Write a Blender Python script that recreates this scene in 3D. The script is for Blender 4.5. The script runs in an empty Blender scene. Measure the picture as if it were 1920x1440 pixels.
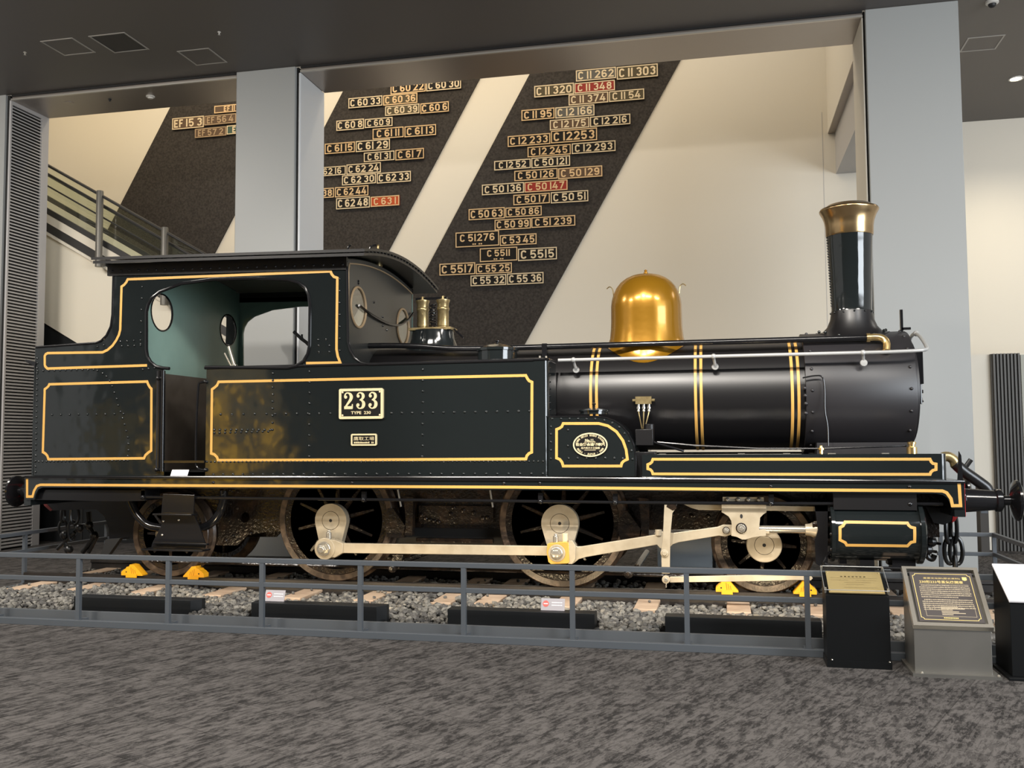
import bpy, bmesh, math, random
from mathutils import Vector, Matrix, geometry
random.seed(7)
PI = math.pi
scene = bpy.context.scene
COL = scene.collection

# ------------------------------------------------------------------ camera, world, lights, exposure
cam_data = bpy.data.cameras.new('camera')
cam = bpy.data.objects.new('camera', cam_data)
COL.objects.link(cam)
cam_data.sensor_width = 36.0
cam_data.lens = 33.122
cam_data.clip_start = 0.1
cam_data.clip_end = 120
cam.matrix_world = Matrix(((0.976167, 0.019345, 0.216159, 1.5310), (0.216930, -0.057955, -0.974465, -9.6930), (-0.006324, 0.998132, -0.060770, 1.5910), (0, 0, 0, 1)))
scene.camera = cam

scene.view_settings.view_transform = 'Standard'
scene.view_settings.look = 'None'
scene.view_settings.gamma = 1.0
scene.view_settings.use_curve_mapping = False
scene.view_settings.exposure = 0.0

world = bpy.data.worlds.new('hall_ambient')
scene.world = world
world.use_nodes = True
bgn = world.node_tree.nodes['Background']
bgn.inputs['Color'].default_value = (1.0, 0.97, 0.94, 1)
bgn.inputs['Strength'].default_value = 0.50


def lamp(kind, name, loc, target, power, color=(1, 0.9, 0.75), **kw):
    d = bpy.data.lights.new(name, kind)
    d.energy = power
    d.color = color
    for k, v in kw.items():
        setattr(d, k, v)
    o = bpy.data.objects.new(name, d)
    COL.objects.link(o)
    o.location = loc
    v = Vector(target) - Vector(loc)
    o.rotation_euler = v.to_track_quat('-Z', 'Y').to_euler()
    return o


WARM = (1.0, 0.80, 0.52)
SOFT = (1.0, 0.94, 0.86)
COOL = (0.86, 0.93, 1.0)
# ceiling luminaires of the front hall
for i, x in enumerate((-7.5, -2.5, 2.5, 7.5)):
    lamp('AREA', 'hall_light', (x, -7.5, 6.9), (x, -6.6, 0), 640, SOFT, shape='RECTANGLE', size=2.6, size_y=1.6)
lamp('AREA', 'hall_light', (-9.0, -2.6, 6.9), (-8.6, 0.5, 0), 480, SOFT, shape='RECTANGLE', size=2.6, size_y=1.6)  # added fill to brighten the left jamb, cladding and floor
lamp('SPOT', 'track_spot', (0.3, -7.0, 6.9), (0.7, 0, 1.9), 2300, SOFT, spot_size=0.66, spot_blend=0.6, shadow_soft_size=0.035)
lamp('SPOT', 'track_spot', (-6.5, -7.0, 6.9), (-3.5, 0, 2.0), 900, SOFT, spot_size=0.9, spot_blend=0.6, shadow_soft_size=0.06)
lamp('SPOT', 'track_spot', (5.5, -6.5, 6.9), (2.9, 0, 2.0), 500, COOL, spot_size=0.8, spot_blend=0.8, shadow_soft_size=0.5)
lamp('SPOT', 'reflection_spot', (-11.5, -11.5, 6.8), (-11.75, -15.9, 1.9), 13000, (1.0, 0.82, 0.45), spot_size=0.75, spot_blend=0.5, shadow_soft_size=0.1)  # added lamp: lights the unseen yellow blocks that the tank mirrors
# daylight from the entrance glazing to the right of the hall
lamp('AREA', 'entrance_daylight', (12.0, -8.0, 3.2), (1.5, 0.0, 2.0), 1350, COOL, shape='RECTANGLE', size=6.5, size_y=4.6)
# wall washers of the rear hall
for x, pw in ((-11.5, 58), (-8.5, 58), (-5.5, 54), (-2.5, 46), (0.5, 26)):
    lamp('AREA', 'wall_washer', (x, 5.0, 9.7), (x, 7.4, 4.4), pw, WARM, shape='RECTANGLE', size=2.6, size_y=0.3)
lamp('AREA', 'rear_hall_light', (-2.5, 5.4, 9.9), (-2.5, 5.0, 0), 190, SOFT, shape='RECTANGLE', size=14, size_y=3.2)
lamp('AREA', 'side_hall_light', (8.5, 3.5, 6.9), (7.5, 6.0, 2), 150, SOFT, shape='RECTANGLE', size=2.5, size_y=2.5)

# ------------------------------------------------------------------ materials
MATS = {}


def mat(name, color, rough=0.5, metal=0.0, noise=None, bump=None, coat=0.0, spec=None, rnoise=None, emit=None):
    """noise=(scale, colour2, contrast_low, contrast_high); bump=(scale, strength, distance); rnoise=(scale, amount)"""
    m = bpy.data.materials.new(name)
    m.use_nodes = True
    nt = m.node_tree
    b = nt.nodes['Principled BSDF']
    b.inputs['Base Color'].default_value = (*color, 1)
    b.inputs['Roughness'].default_value = rough
    b.inputs['Metallic'].default_value = metal
    if coat:
        b.inputs['Coat Weight'].default_value = coat
        b.inputs['Coat Roughness'].default_value = 0.06
    if spec is not None:
        b.inputs['Specular IOR Level'].default_value = spec
    if emit:
        b.inputs['Emission Color'].default_value = (*emit[0], 1)
        b.inputs['Emission Strength'].default_value = emit[1]
    tc = None
    if noise or bump or rnoise:
        tc = nt.nodes.new('ShaderNodeTexCoord')
    if noise:
        n = nt.nodes.new('ShaderNodeTexNoise')
        n.inputs['Scale'].default_value = noise[0]
        n.inputs['Detail'].default_value = 6
        r = nt.nodes.new('ShaderNodeValToRGB')
        r.color_ramp.elements[0].position = noise[2]
        r.color_ramp.elements[1].position = noise[3]
        r.color_ramp.elements[0].color = (*color, 1)
        r.color_ramp.elements[1].color = (*noise[1], 1)
        nt.links.new(tc.outputs['Object'], n.inputs['Vector'])
        nt.links.new(n.outputs['Fac'], r.inputs['Fac'])
        nt.links.new(r.outputs['Color'], b.inputs['Base Color'])
    if rnoise:
        n = nt.nodes.new('ShaderNodeTexNoise')
        n.inputs['Scale'].default_value = rnoise[0]
        n.inputs['Detail'].default_value = 3
        mr = nt.nodes.new('ShaderNodeMapRange')
        mr.inputs['From Min'].default_value = 0.3
        mr.inputs['From Max'].default_value = 0.7
        mr.inputs['To Min'].default_value = max(0.02, rough - rnoise[1])
        mr.inputs['To Max'].default_value = rough + rnoise[1]
        nt.links.new(tc.outputs['Object'], n.inputs['Vector'])
        nt.links.new(n.outputs['Fac'], mr.inputs['Value'])
        nt.links.new(mr.outputs['Result'], b.inputs['Roughness'])
    if bump:
        n = nt.nodes.new('ShaderNodeTexNoise')
        n.inputs['Scale'].default_value = bump[0]
        n.inputs['Detail'].default_value = 2
        bp = nt.nodes.new('ShaderNodeBump')
        bp.inputs['Strength'].default_value = bump[1]
        bp.inputs['Distance'].default_value = bump[2]
        nt.links.new(tc.outputs['Object'], n.inputs['Vector'])
        nt.links.new(n.outputs['Fac'], bp.inputs['Height'])
        nt.links.new(bp.outputs['Normal'], b.inputs['Normal'])
    MATS[name] = m
    return m


mat('gloss_black', (0.010, 0.0125, 0.013), 0.10, bump=(2.6, 0.45, 0.03), coat=0.4)
mat('trim_black', (0.008, 0.008, 0.009), 0.16)
mat('satin_black', (0.007, 0.0065, 0.007), 0.34)
mat('matt_black', (0.012, 0.012, 0.012), 0.6)
mat('smokebox_black', (0.018, 0.0165, 0.018), 0.40)
mat('cab_grey', (0.026, 0.027, 0.026), 0.30)
mat('gear_brown', (0.009, 0.0065, 0.005), 0.24, noise=(9, (0.034, 0.020, 0.012), 0.45, 0.78), bump=(35, 0.5, 0.01))
mat('tyre_brown', (0.036, 0.024, 0.017), 0.30, noise=(14, (0.14, 0.095, 0.062), 0.44, 0.8), bump=(60, 0.3, 0.004))
mat('gold_line', (0.60, 0.335, 0.085), 0.42)
mat('rod_steel', (0.44, 0.38, 0.28), 0.38, 0.25, noise=(7, (0.34, 0.285, 0.20), 0.42, 0.75))
mat('bright_steel', (0.62, 0.58, 0.50), 0.25, 0.8)
mat('handrail_white', (0.38, 0.38, 0.37), 0.3, 0.2)
mat('brass', (0.80, 0.58, 0.26), 0.24, 0.9, noise=(9, (0.62, 0.42, 0.17), 0.4, 0.8))
mat('old_brass', (0.46, 0.36, 0.18), 0.34, 0.85, noise=(14, (0.26, 0.19, 0.09), 0.4, 0.75))
mat('plate_brass', (0.86, 0.74, 0.46), 0.35, 0.35)
mat('bearing_brass', (0.66, 0.40, 0.09), 0.35, 0.45)
mat('dome_gold', (0.31, 0.150, 0.009), 0.25, 0.55, bump=(7, 0.10, 0.02), coat=0.35)
mat('copper_cap', (0.50, 0.355, 0.185), 0.24, 0.95, noise=(5, (0.33, 0.22, 0.11), 0.35, 0.8))
mat('cab_green', (0.225, 0.355, 0.310), 0.36, noise=(3, (0.195, 0.315, 0.275), 0.4, 0.7))
mat('cab_ceiling', (0.20, 0.20, 0.17), 0.6)
mat('door_brown', (0.085, 0.070, 0.058), 0.55, noise=(6, (0.065, 0.052, 0.042), 0.4, 0.7))
mat('signal_red', (0.45, 0.02, 0.02), 0.4)
mat('dull_red', (0.10, 0.012, 0.012), 0.5)
mat('chock_yellow', (0.90, 0.42, 0.012), 0.45)
mat('chock_groove', (0.50, 0.19, 0.006), 0.5)
mat('fence_grey', (0.070, 0.080, 0.092), 0.45)
mat('kerb_grey', (0.080, 0.088, 0.097), 0.5)
mat('box_grey', (0.012, 0.0135, 0.015), 0.5, spec=0.3)
mat('rail_brown', (0.010, 0.008, 0.007), 0.45, noise=(8, (0.020, 0.015, 0.012), 0.4, 0.7))
mat('rail_head', (0.060, 0.050, 0.042), 0.35, 0.5)
mat('sleeper_wood', (0.50, 0.37, 0.26), 0.7, noise=(5, (0.36, 0.25, 0.17), 0.4, 0.7))
mat('stone_light', (0.22, 0.208, 0.182), 0.7, noise=(11, (0.10, 0.095, 0.085), 0.35, 0.7))
mat('stone_dark', (0.105, 0.10, 0.092), 0.7, noise=(11, (0.042, 0.040, 0.038), 0.35, 0.7))
mat('pillar_grey', (0.335, 0.343, 0.335), 0.45)
mat('jamb_grey', (0.62, 0.64, 0.66), 0.4)
mat('gap_black', (0.006, 0.006, 0.006), 0.7)
mat('louvre_grey', (0.44, 0.43, 0.43), 0.45)
mat('ceiling_dark', (0.112, 0.100, 0.092), 0.5)
mat('soffit_metal', (0.36, 0.32, 0.29), 0.32, 0.75)
mat('lip_metal', (0.55, 0.52, 0.47), 0.3, 0.6)
mat('wall_cream', (0.69, 0.645, 0.555), 0.75)
mat('upper_ceiling', (0.55, 0.52, 0.46), 0.8)
mat('fabric_dark', (0.055, 0.049, 0.044), 0.9, noise=(26, (0.032, 0.028, 0.026), 0.35, 0.65), spec=0.15)
mat('plate_black', (0.006, 0.005, 0.0045), 0.55, spec=0.2)
mat('plate_brown', (0.10, 0.062, 0.038), 0.5, spec=0.2)
mat('plate_olive', (0.075, 0.060, 0.032), 0.5, spec=0.2)
mat('plate_grey', (0.10, 0.097, 0.088), 0.5, spec=0.2)
mat('plate_green', (0.02, 0.06, 0.045), 0.5)
mat('plate_red', (0.26, 0.028, 0.020), 0.5, spec=0.2)
mat('plate_orange', (0.42, 0.065, 0.018), 0.5, spec=0.2)
mat('letter_brass', (0.62, 0.43, 0.23), 0.45, 0.15)
mat('letter_pale', (0.64, 0.52, 0.34), 0.5, 0.05)
mat('letter_dull', (0.34, 0.24, 0.14), 0.5, 0.15)
mat('steel_brushed', (0.27, 0.26, 0.24), 0.36, 0.8, noise=(3, (0.23, 0.225, 0.205), 0.4, 0.7))
mat('plaque_dark', (0.060, 0.052, 0.050), 0.4)
mat('plaque_gold', (0.80, 0.62, 0.24), 0.4, 0.3)
mat('plaque_text', (0.42, 0.35, 0.24), 0.5)
mat('brass_sheet', (0.62, 0.47, 0.22), 0.42, 0.5, noise=(4, (0.55, 0.41, 0.19), 0.4, 0.7))
mat('pedestal_black', (0.0035, 0.004, 0.0045), 0.42, spec=0.25)
mat('white_card', (0.82, 0.80, 0.82), 0.5)
mat('card_grey', (0.34, 0.32, 0.34), 0.5)
mat('card_red', (0.62, 0.10, 0.08), 0.5)
mat('esc_cladding', (0.80, 0.74, 0.61), 0.5)
mat('esc_strip', (0.78, 0.72, 0.60), 0.35)
mat('esc_dark', (0.035, 0.034, 0.033), 0.4)
mat('rubber_black', (0.012, 0.012, 0.012), 0.5)
mat('post_grey', (0.16, 0.15, 0.13), 0.4, 0.3)
mat('fluted_dark', (0.070, 0.066, 0.060), 0.5)
mat('panel_sage', (0.33, 0.33, 0.28), 0.5)
mat('stand_grey', (0.62, 0.68, 0.72), 0.45)
mat('frame_white', (0.62, 0.58, 0.50), 0.5)
mat('hatch_frame', (0.36, 0.34, 0.31), 0.45)
mat('detector_white', (0.62, 0.60, 0.56), 0.4)
mat('lamp_glow', (1, 1, 1), 0.4, emit=((1.0, 0.86, 0.66), 14.0))
mat('hall_dark', (0.05, 0.045, 0.04), 0.7)
mat('reflection_yellow', (0.75, 0.50, 0.06), 0.5)  # for the added blocks mirrored in the tank
mat('hook_black', (0.010, 0.010, 0.010), 0.3)


def glass_mat(name, color, alpha):
    m = bpy.data.materials.new(name)
    m.use_nodes = True
    nt = m.node_tree
    nt.nodes.clear()
    out = nt.nodes.new('ShaderNodeOutputMaterial')
    mix = nt.nodes.new('ShaderNodeMixShader')
    tr = nt.nodes.new('ShaderNodeBsdfTransparent')
    tr.inputs['Color'].default_value = (*color, 1)
    gl = nt.nodes.new('ShaderNodeBsdfGlossy')
    gl.inputs['Roughness'].default_value = 0.03
    mix.inputs[0].default_value = alpha
    nt.links.new(tr.outputs[0], mix.inputs[1])
    nt.links.new(gl.outputs[0], mix.inputs[2])
    nt.links.new(mix.outputs[0], out.inputs['Surface'])
    MATS[name] = m


glass_mat('green_glass', (0.955, 0.975, 0.93), 0.06)
glass_mat('window_glass', (0.9, 0.92, 0.9), 0.42)
glass_mat('clear_acrylic', (0.97, 0.98, 0.98), 0.06)


def carpet_mat():
    m = bpy.data.materials.new('carpet')
    m.use_nodes = True
    nt = m.node_tree
    N, L = nt.nodes, nt.links
    b = N['Principled BSDF']
    b.inputs['Roughness'].default_value = 0.95
    b.inputs['Specular IOR Level'].default_value = 0.15
    tc = N.new('ShaderNodeTexCoord')
    rot = N.new('ShaderNodeMapping')
    rot.inputs['Rotation'].default_value = (0, 0, -1.17)
    L.new(tc.outputs['Object'], rot.inputs['Vector'])

    def noise(scale_vec, scale, detail, lo, hi, rough=0.6, off=0.0):
        mp = N.new('ShaderNodeMapping')
        mp.inputs['Scale'].default_value = scale_vec
        mp.inputs['Location'].default_value = (off, off, 0)
        L.new(rot.outputs[0], mp.inputs['Vector'])
        n = N.new('ShaderNodeTexNoise')
        n.inputs['Scale'].default_value = scale
        n.inputs['Detail'].default_value = detail
        n.inputs['Roughness'].default_value = rough
        L.new(mp.outputs[0], n.inputs['Vector'])
        r = N.new('ShaderNodeMapRange')
        r.inputs['From Min'].default_value = lo
        r.inputs['From Max'].default_value = hi
        L.new(n.outputs['Fac'], r.inputs['Value'])
        return r.outputs['Result']

    def math_(op, a, c):
        n = N.new('ShaderNodeMath')
        n.operation = op
        for i, v in enumerate((a, c)):
            if isinstance(v, (int, float)):
                n.inputs[i].default_value = v
            else:
                L.new(v, n.inputs[i])
        return n.outputs[0]

    streak = noise((1.0, 3.0, 1), 9.0, 8, 0.475, 0.525, 0.75)
    blot = noise((1.0, 2.0, 1), 3.4, 9, 0.46, 0.54, 0.74, 7.3)
    thin = noise((0.55, 8.0, 1), 7.0, 5, 0.38, 0.45, 0.65, 3.1)
    fine = noise((1, 1.5, 1), 210, 2, 0.30, 0.70)
    a = math_('ADD', math_('MULTIPLY', streak, 0.36), math_('MULTIPLY', blot, 0.30))
    a = math_('MULTIPLY', math_('ADD', a, 0.14), math_('ADD', math_('MULTIPLY', thin, 0.45), 0.55))
    a = math_('ADD', a, math_('MULTIPLY', fine, 0.24))
    # half-metre tiles, thin dark joints
    br = N.new('ShaderNodeTexBrick')
    br.offset = 0.0
    br.inputs['Scale'].default_value = 1.0
    br.inputs['Brick Width'].default_value = 0.5
    br.inputs['Row Height'].default_value = 0.5
    br.inputs['Mortar Size'].default_value = 0.004
    br.inputs['Color1'].default_value = (1, 1, 1, 1)
    br.inputs['Color2'].default_value = (0.9, 0.9, 0.9, 1)
    br.inputs['Mortar'].default_value = (0.55, 0.55, 0.55, 1)
    L.new(rot.outputs[0], br.inputs['Vector'])
    ramp = N.new('ShaderNodeValToRGB')
    ramp.color_ramp.elements[0].position = 0.16
    ramp.color_ramp.elements[0].color = (0.009, 0.0085, 0.0084, 1)
    ramp.color_ramp.elements[1].position = 0.80
    ramp.color_ramp.elements[1].color = (0.088, 0.082, 0.079, 1)
    L.new(a, ramp.inputs['Fac'])
    mx = N.new('ShaderNodeMix')
    mx.data_type = 'RGBA'
    mx.blend_type = 'MULTIPLY'
    mx.inputs[0].default_value = 1.0
    L.new(ramp.outputs['Color'], mx.inputs[6])
    L.new(br.outputs['Color'], mx.inputs[7])
    L.new(mx.outputs[2], b.inputs['Base Color'])
    MATS['carpet'] = m


carpet_mat()

# ------------------------------------------------------------------ mesh helpers


def lerp(a, b, t):
    return a + (b - a) * t


def arc2(cx, cy, rx, ry, a0, a1, n):
    return [(cx + rx * math.cos(math.radians(lerp(a0, a1, i / n))), cy + ry * math.sin(math.radians(lerp(a0, a1, i / n)))) for i in range(n + 1)]


def smooth_path(pts, n=6):
    """Catmull-Rom through the points"""
    P = [Vector(p) for p in pts]
    out = []
    for i in range(len(P) - 1):
        p0, p1, p2, p3 = P[max(i - 1, 0)], P[i], P[i + 1], P[min(i + 2, len(P) - 1)]
        for k in range(n):
            t = k / n
            out.append(0.5 * ((2 * p1) + (p2 - p0) * t + (2 * p0 - 5 * p1 + 4 * p2 - p3) * t * t + (3 * p1 - p0 - 3 * p2 + p3) * t ** 3))
    out.append(P[-1])
    return [tuple(v) for v in out]


class MB:
    """collects shapes into ONE mesh; mi is the current material slot"""

    def __init__(self, *mats):
        self.bm = bmesh.new()
        self.mats = list(mats)
        self.mi = 0

    def use(self, m):
        if m not in self.mats:
            self.mats.append(m)
        self.mi = self.mats.index(m)
        return self

    def add(self, verts, faces):
        vs = [self.bm.verts.new(v) for v in verts]
        for f in faces:
            try:
                fc = self.bm.faces.new([vs[i] for i in f])
                fc.material_index = self.mi
            except ValueError:
                pass
        return self

    def box(self, x0, x1, y0, y1, z0, z1):
        v = [(x, y, z) for x in (x0, x1) for y in (y0, y1) for z in (z0, z1)]
        return self.add(v, [(0, 1, 3, 2), (4, 6, 7, 5), (0, 4, 5, 1), (2, 3, 7, 6), (0, 2, 6, 4), (1, 5, 7, 3)])

    def prism(self, poly, a, b, axis='y', holes=()):
        """poly in (x,z) for axis y, (y,z) for x, (x,y) for z"""
        def to3(p, t):
            return {'y': (p[0], t, p[1]), 'x': (t, p[0], p[1]), 'z': (p[0], p[1], t)}[axis]
        loops = [list(poly)] + [list(h) for h in holes]
        flat = [p for l in loops for p in l]
        n = len(flat)
        tris = geometry.tessellate_polygon([[Vector((p[0], p[1], 0)) for p in l] for l in loops])
        verts = [to3(p, a) for p in flat] + [to3(p, b) for p in flat]
        faces = [tuple(t) for t in tris] + [tuple(i + n for i in reversed(t)) for t in tris]
        if not holes:
            faces = [tuple(range(n)), tuple(range(2 * n - 1, n - 1, -1))]
        o = 0
        for l in loops:
            m = len(l)
            for i in range(m):
                j = (i + 1) % m
                faces.append((o + i, o + j, o + j + n, o + i + n))
            o += m
        return self.add(verts, faces)

    def tube(self, pts, r, seg=10, closed=False, taper=None):
        P = [Vector(p) for p in pts]
        n = len(P)
        T = []
        for i in range(n):
            if closed:
                t = P[(i + 1) % n] - P[i - 1]
            else:
                t = P[min(i + 1, n - 1)] - P[max(i - 1, 0)]
            T.append(t.normalized())
        up = Vector((0, 0, 1)) if abs(T[0].z) < 0.9 else Vector((0, 1, 0))
        nrm = (up - T[0] * up.dot(T[0])).normalized()
        verts = []
        for i in range(n):
            nrm = nrm - T[i] * nrm.dot(T[i])
            nrm = nrm.normalized() if nrm.length > 1e-6 else T[i].orthogonal().normalized()
            bn = T[i].cross(nrm)
            rr = r if taper is None else taper[i]
            for k in range(seg):
                a = 2 * PI * k / seg
                verts.append(P[i] + nrm * (rr * math.cos(a)) + bn * (rr * math.sin(a)))
        faces = []
        for i in range(n if closed else n - 1):
            j = (i + 1) % n
            for k in range(seg):
                l = (k + 1) % seg
                faces.append((i * seg + k, i * seg + l, j * seg + l, j * seg + k))
        if not closed:
            faces.append(tuple(range(seg - 1, -1, -1)))
            faces.append(tuple((n - 1) * seg + k for k in range(seg)))
        return self.add(verts, faces)

    def lathe(self, prof, origin, axis='z', seg=40):
        """prof: (radius, height along axis)"""
        ox, oy, oz = origin
        verts, faces = [], []
        for r, h in prof:
            for k in range(seg):
                a = 2 * PI * k / seg
                u, v = r * math.cos(a), r * math.sin(a)
                verts.append({'z': (ox + u, oy + v, oz + h), 'x': (ox + h, oy + u, oz + v), 'y': (ox + u, oy + h, oz + v)}[axis])
        for i in range(len(prof) - 1):
            for k in range(seg):
                l = (k + 1) % seg
                faces.append((i * seg + k, i * seg + l, (i + 1) * seg + l, (i + 1) * seg + k))
        if prof[0][0] > 1e-5:
            faces.append(tuple(range(seg - 1, -1, -1)))
        if prof[-1][0] > 1e-5:
            faces.append(tuple((len(prof) - 1) * seg + k for k in range(seg)))
        return self.add(verts, faces)

    def cyl(self, p0, p1, r, seg=16, r1=None):
        return self.tube([p0, p1], r, seg, taper=(r, r if r1 is None else r1))

    def ball(self, c, r, seg=12, squash=1.0):
        prof = [(max(r * math.sin(PI * i / 8), 1e-6), -r * squash * math.cos(PI * i / 8)) for i in range(9)]
        return self.lathe(prof, c, 'z', seg)

    def rivet(self, x, y, z, r=0.011, d=-1):
        """a round head on a face that looks along d * Y"""
        r *= 1.2
        v, f = [], []
        n = 8
        for rr, h in ((1.0, 0.0), (0.87, 0.42), (0.58, 0.68), (0.22, 0.80)):
            for k in range(n):
                a = 2 * PI * k / n
                v.append((x + rr * r * math.cos(a), y + d * h * r, z + rr * r * math.sin(a)))
        for i in range(3):
            for k in range(n):
                l = (k + 1) % n
                q = (i * n + k, i * n + l, i * n + n + l, i * n + n + k)
                f.append(q)
        f.append(tuple(3 * n + k for k in range(n)))
        return self.add(v, f)

    def rivets(self, p0, p1, n, y, r=0.011):
        for i in range(n):
            t = i / max(n - 1, 1)
            self.rivet(lerp(p0[0], p1[0], t), y, lerp(p0[1], p1[1], t), r)
        return self

    def ribbon(self, path, w, y, t=0.002, closed=False, widths=None, fr=None):
        """flat strip of width w along a path of (x, z) on the plane Y = y, standing t proud towards -Y;
        fr maps (u, v, depth) to 3D when the strip lies on some other plane"""
        n = len(path)
        P = [Vector((p[0], p[1])) for p in path]
        Lp, Rp = [], []
        for i in range(n):
            a = P[i - 1] if (closed or i > 0) else P[i]
            c = P[(i + 1) % n] if (closed or i < n - 1) else P[i]
            d1 = (P[i] - a)
            d2 = (c - P[i])
            if d1.length < 1e-9:
                d1 = d2
            if d2.length < 1e-9:
                d2 = d1
            d1 = d1.normalized()
            d2 = d2.normalized()
            n1 = Vector((-d1.y, d1.x))
            n2 = Vector((-d2.y, d2.x))
            m = n1 + n2
            m = m.normalized() if m.length > 1e-6 else n1
            k = 1.0 / max(m.dot(n1), 0.45)
            hw = (w if widths is None else widths[i]) / 2 * k
            Lp.append(P[i] + m * hw)
            Rp.append(P[i] - m * hw)
        if fr is None:
            def fr(u, v, dep):
                return (u, y - dep, v)
        verts = [fr(p.x, p.y, t) for p in Lp] + [fr(p.x, p.y, t) for p in Rp] + [fr(p.x, p.y, 0) for p in Lp] + [fr(p.x, p.y, 0) for p in Rp]
        faces = []
        for i in range(n if closed else n - 1):
            j = (i + 1) % n
            faces += [(i, j, n + j, n + i), (2 * n + i, 2 * n + j, j, i), (n + i, n + j, 3 * n + j, 3 * n + i)]
        return self.add(verts, faces)

    def build(self, name, parent=None, smooth=35, bevel=0.0, label=None):
        bm = self.bm
        bmesh.ops.recalc_face_normals(bm, faces=bm.faces)
        me = bpy.data.meshes.new(name)
        bm.to_mesh(me)
        bm.free()
        for m in self.mats:
            me.materials.append(MATS[m])
        if smooth:
            me.shade_smooth()
            me.set_sharp_from_angle(angle=math.radians(smooth))
        o = bpy.data.objects.new(name, me)
        COL.objects.link(o)
        if parent is not None:
            o.parent = parent
        if bevel:
            b = o.modifiers.new('bevel', 'BEVEL')
            b.width = bevel
            b.segments = 2
            b.limit_method = 'ANGLE'
            b.angle_limit = math.radians(40)
        if label:
            o['label'] = label
        return o


def tag(o, label, cat, group=None, kind=None):
    o['label'] = label
    o['category'] = cat
    if group:
        o['group'] = group
    if kind:
        o['kind'] = kind
    return o


def empty(name, loc, label, cat, group=None):
    o = bpy.data.objects.new(name, None)
    COL.objects.link(o)
    o.location = loc
    o.empty_display_size = 0.2
    tag(o, label, cat, group)
    return o


def reparent(o, p):
    """keep world position while parenting to an empty that stands at p.location"""
    o.parent = p
    o.matrix_parent_inverse = Matrix.Translation(-p.location)


def part(mb, name, parent, **kw):
    """geometry given in world coordinates, parented to an empty"""
    o = mb.build(name, None, **kw)
    reparent(o, parent)
    return o


def sub(mb, name, parent, **kw):
    """geometry given in world coordinates under a part that was itself placed by part()"""
    o = mb.build(name, None, **kw)
    o.parent = parent
    return o


def structure(mb, name, label=None, **kw):
    o = mb.build(name, None, **kw)
    o['kind'] = 'structure'
    if label:
        o['label'] = label
    return o


def text_geo(body, size, bold=0.0, extrude=0.0):
    """vertices and faces of a line of text in its own plane, centred on its middle"""
    cu = bpy.data.curves.new('text', 'FONT')
    cu.body = body
    cu.size = size
    cu.offset = bold
    cu.resolution_u = 2
    cu.align_x = 'CENTER'
    cu.align_y = 'CENTER'
    o = bpy.data.objects.new('text', cu)
    COL.objects.link(o)
    dg = bpy.context.evaluated_depsgraph_get()
    me = bpy.data.meshes.new_from_object(o.evaluated_get(dg))
    v = [tuple(p.co) for p in me.vertices]
    f = [tuple(p.vertices) for p in me.polygons]
    bpy.data.objects.remove(o)
    bpy.data.curves.remove(cu)
    bpy.data.meshes.remove(me)
    return v, f


def put_text(mb, body, size, fr, width=None, height=None, bold=0.0):
    """fr maps (u, v) to 3D; width/height stretch the line to that size"""
    v, f = text_geo(body, size, bold)
    if not v:
        return
    xs = [p[0] for p in v]
    ys = [p[1] for p in v]
    cx, cy = (min(xs) + max(xs)) / 2, (min(ys) + max(ys)) / 2
    sx = width / (max(xs) - min(xs)) if width else 1.0
    sy = height / (max(ys) - min(ys)) if height else (sx if width else 1.0)
    mb.add([fr((p[0] - cx) * sx, (p[1] - cy) * sy) for p in v], f)


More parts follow.
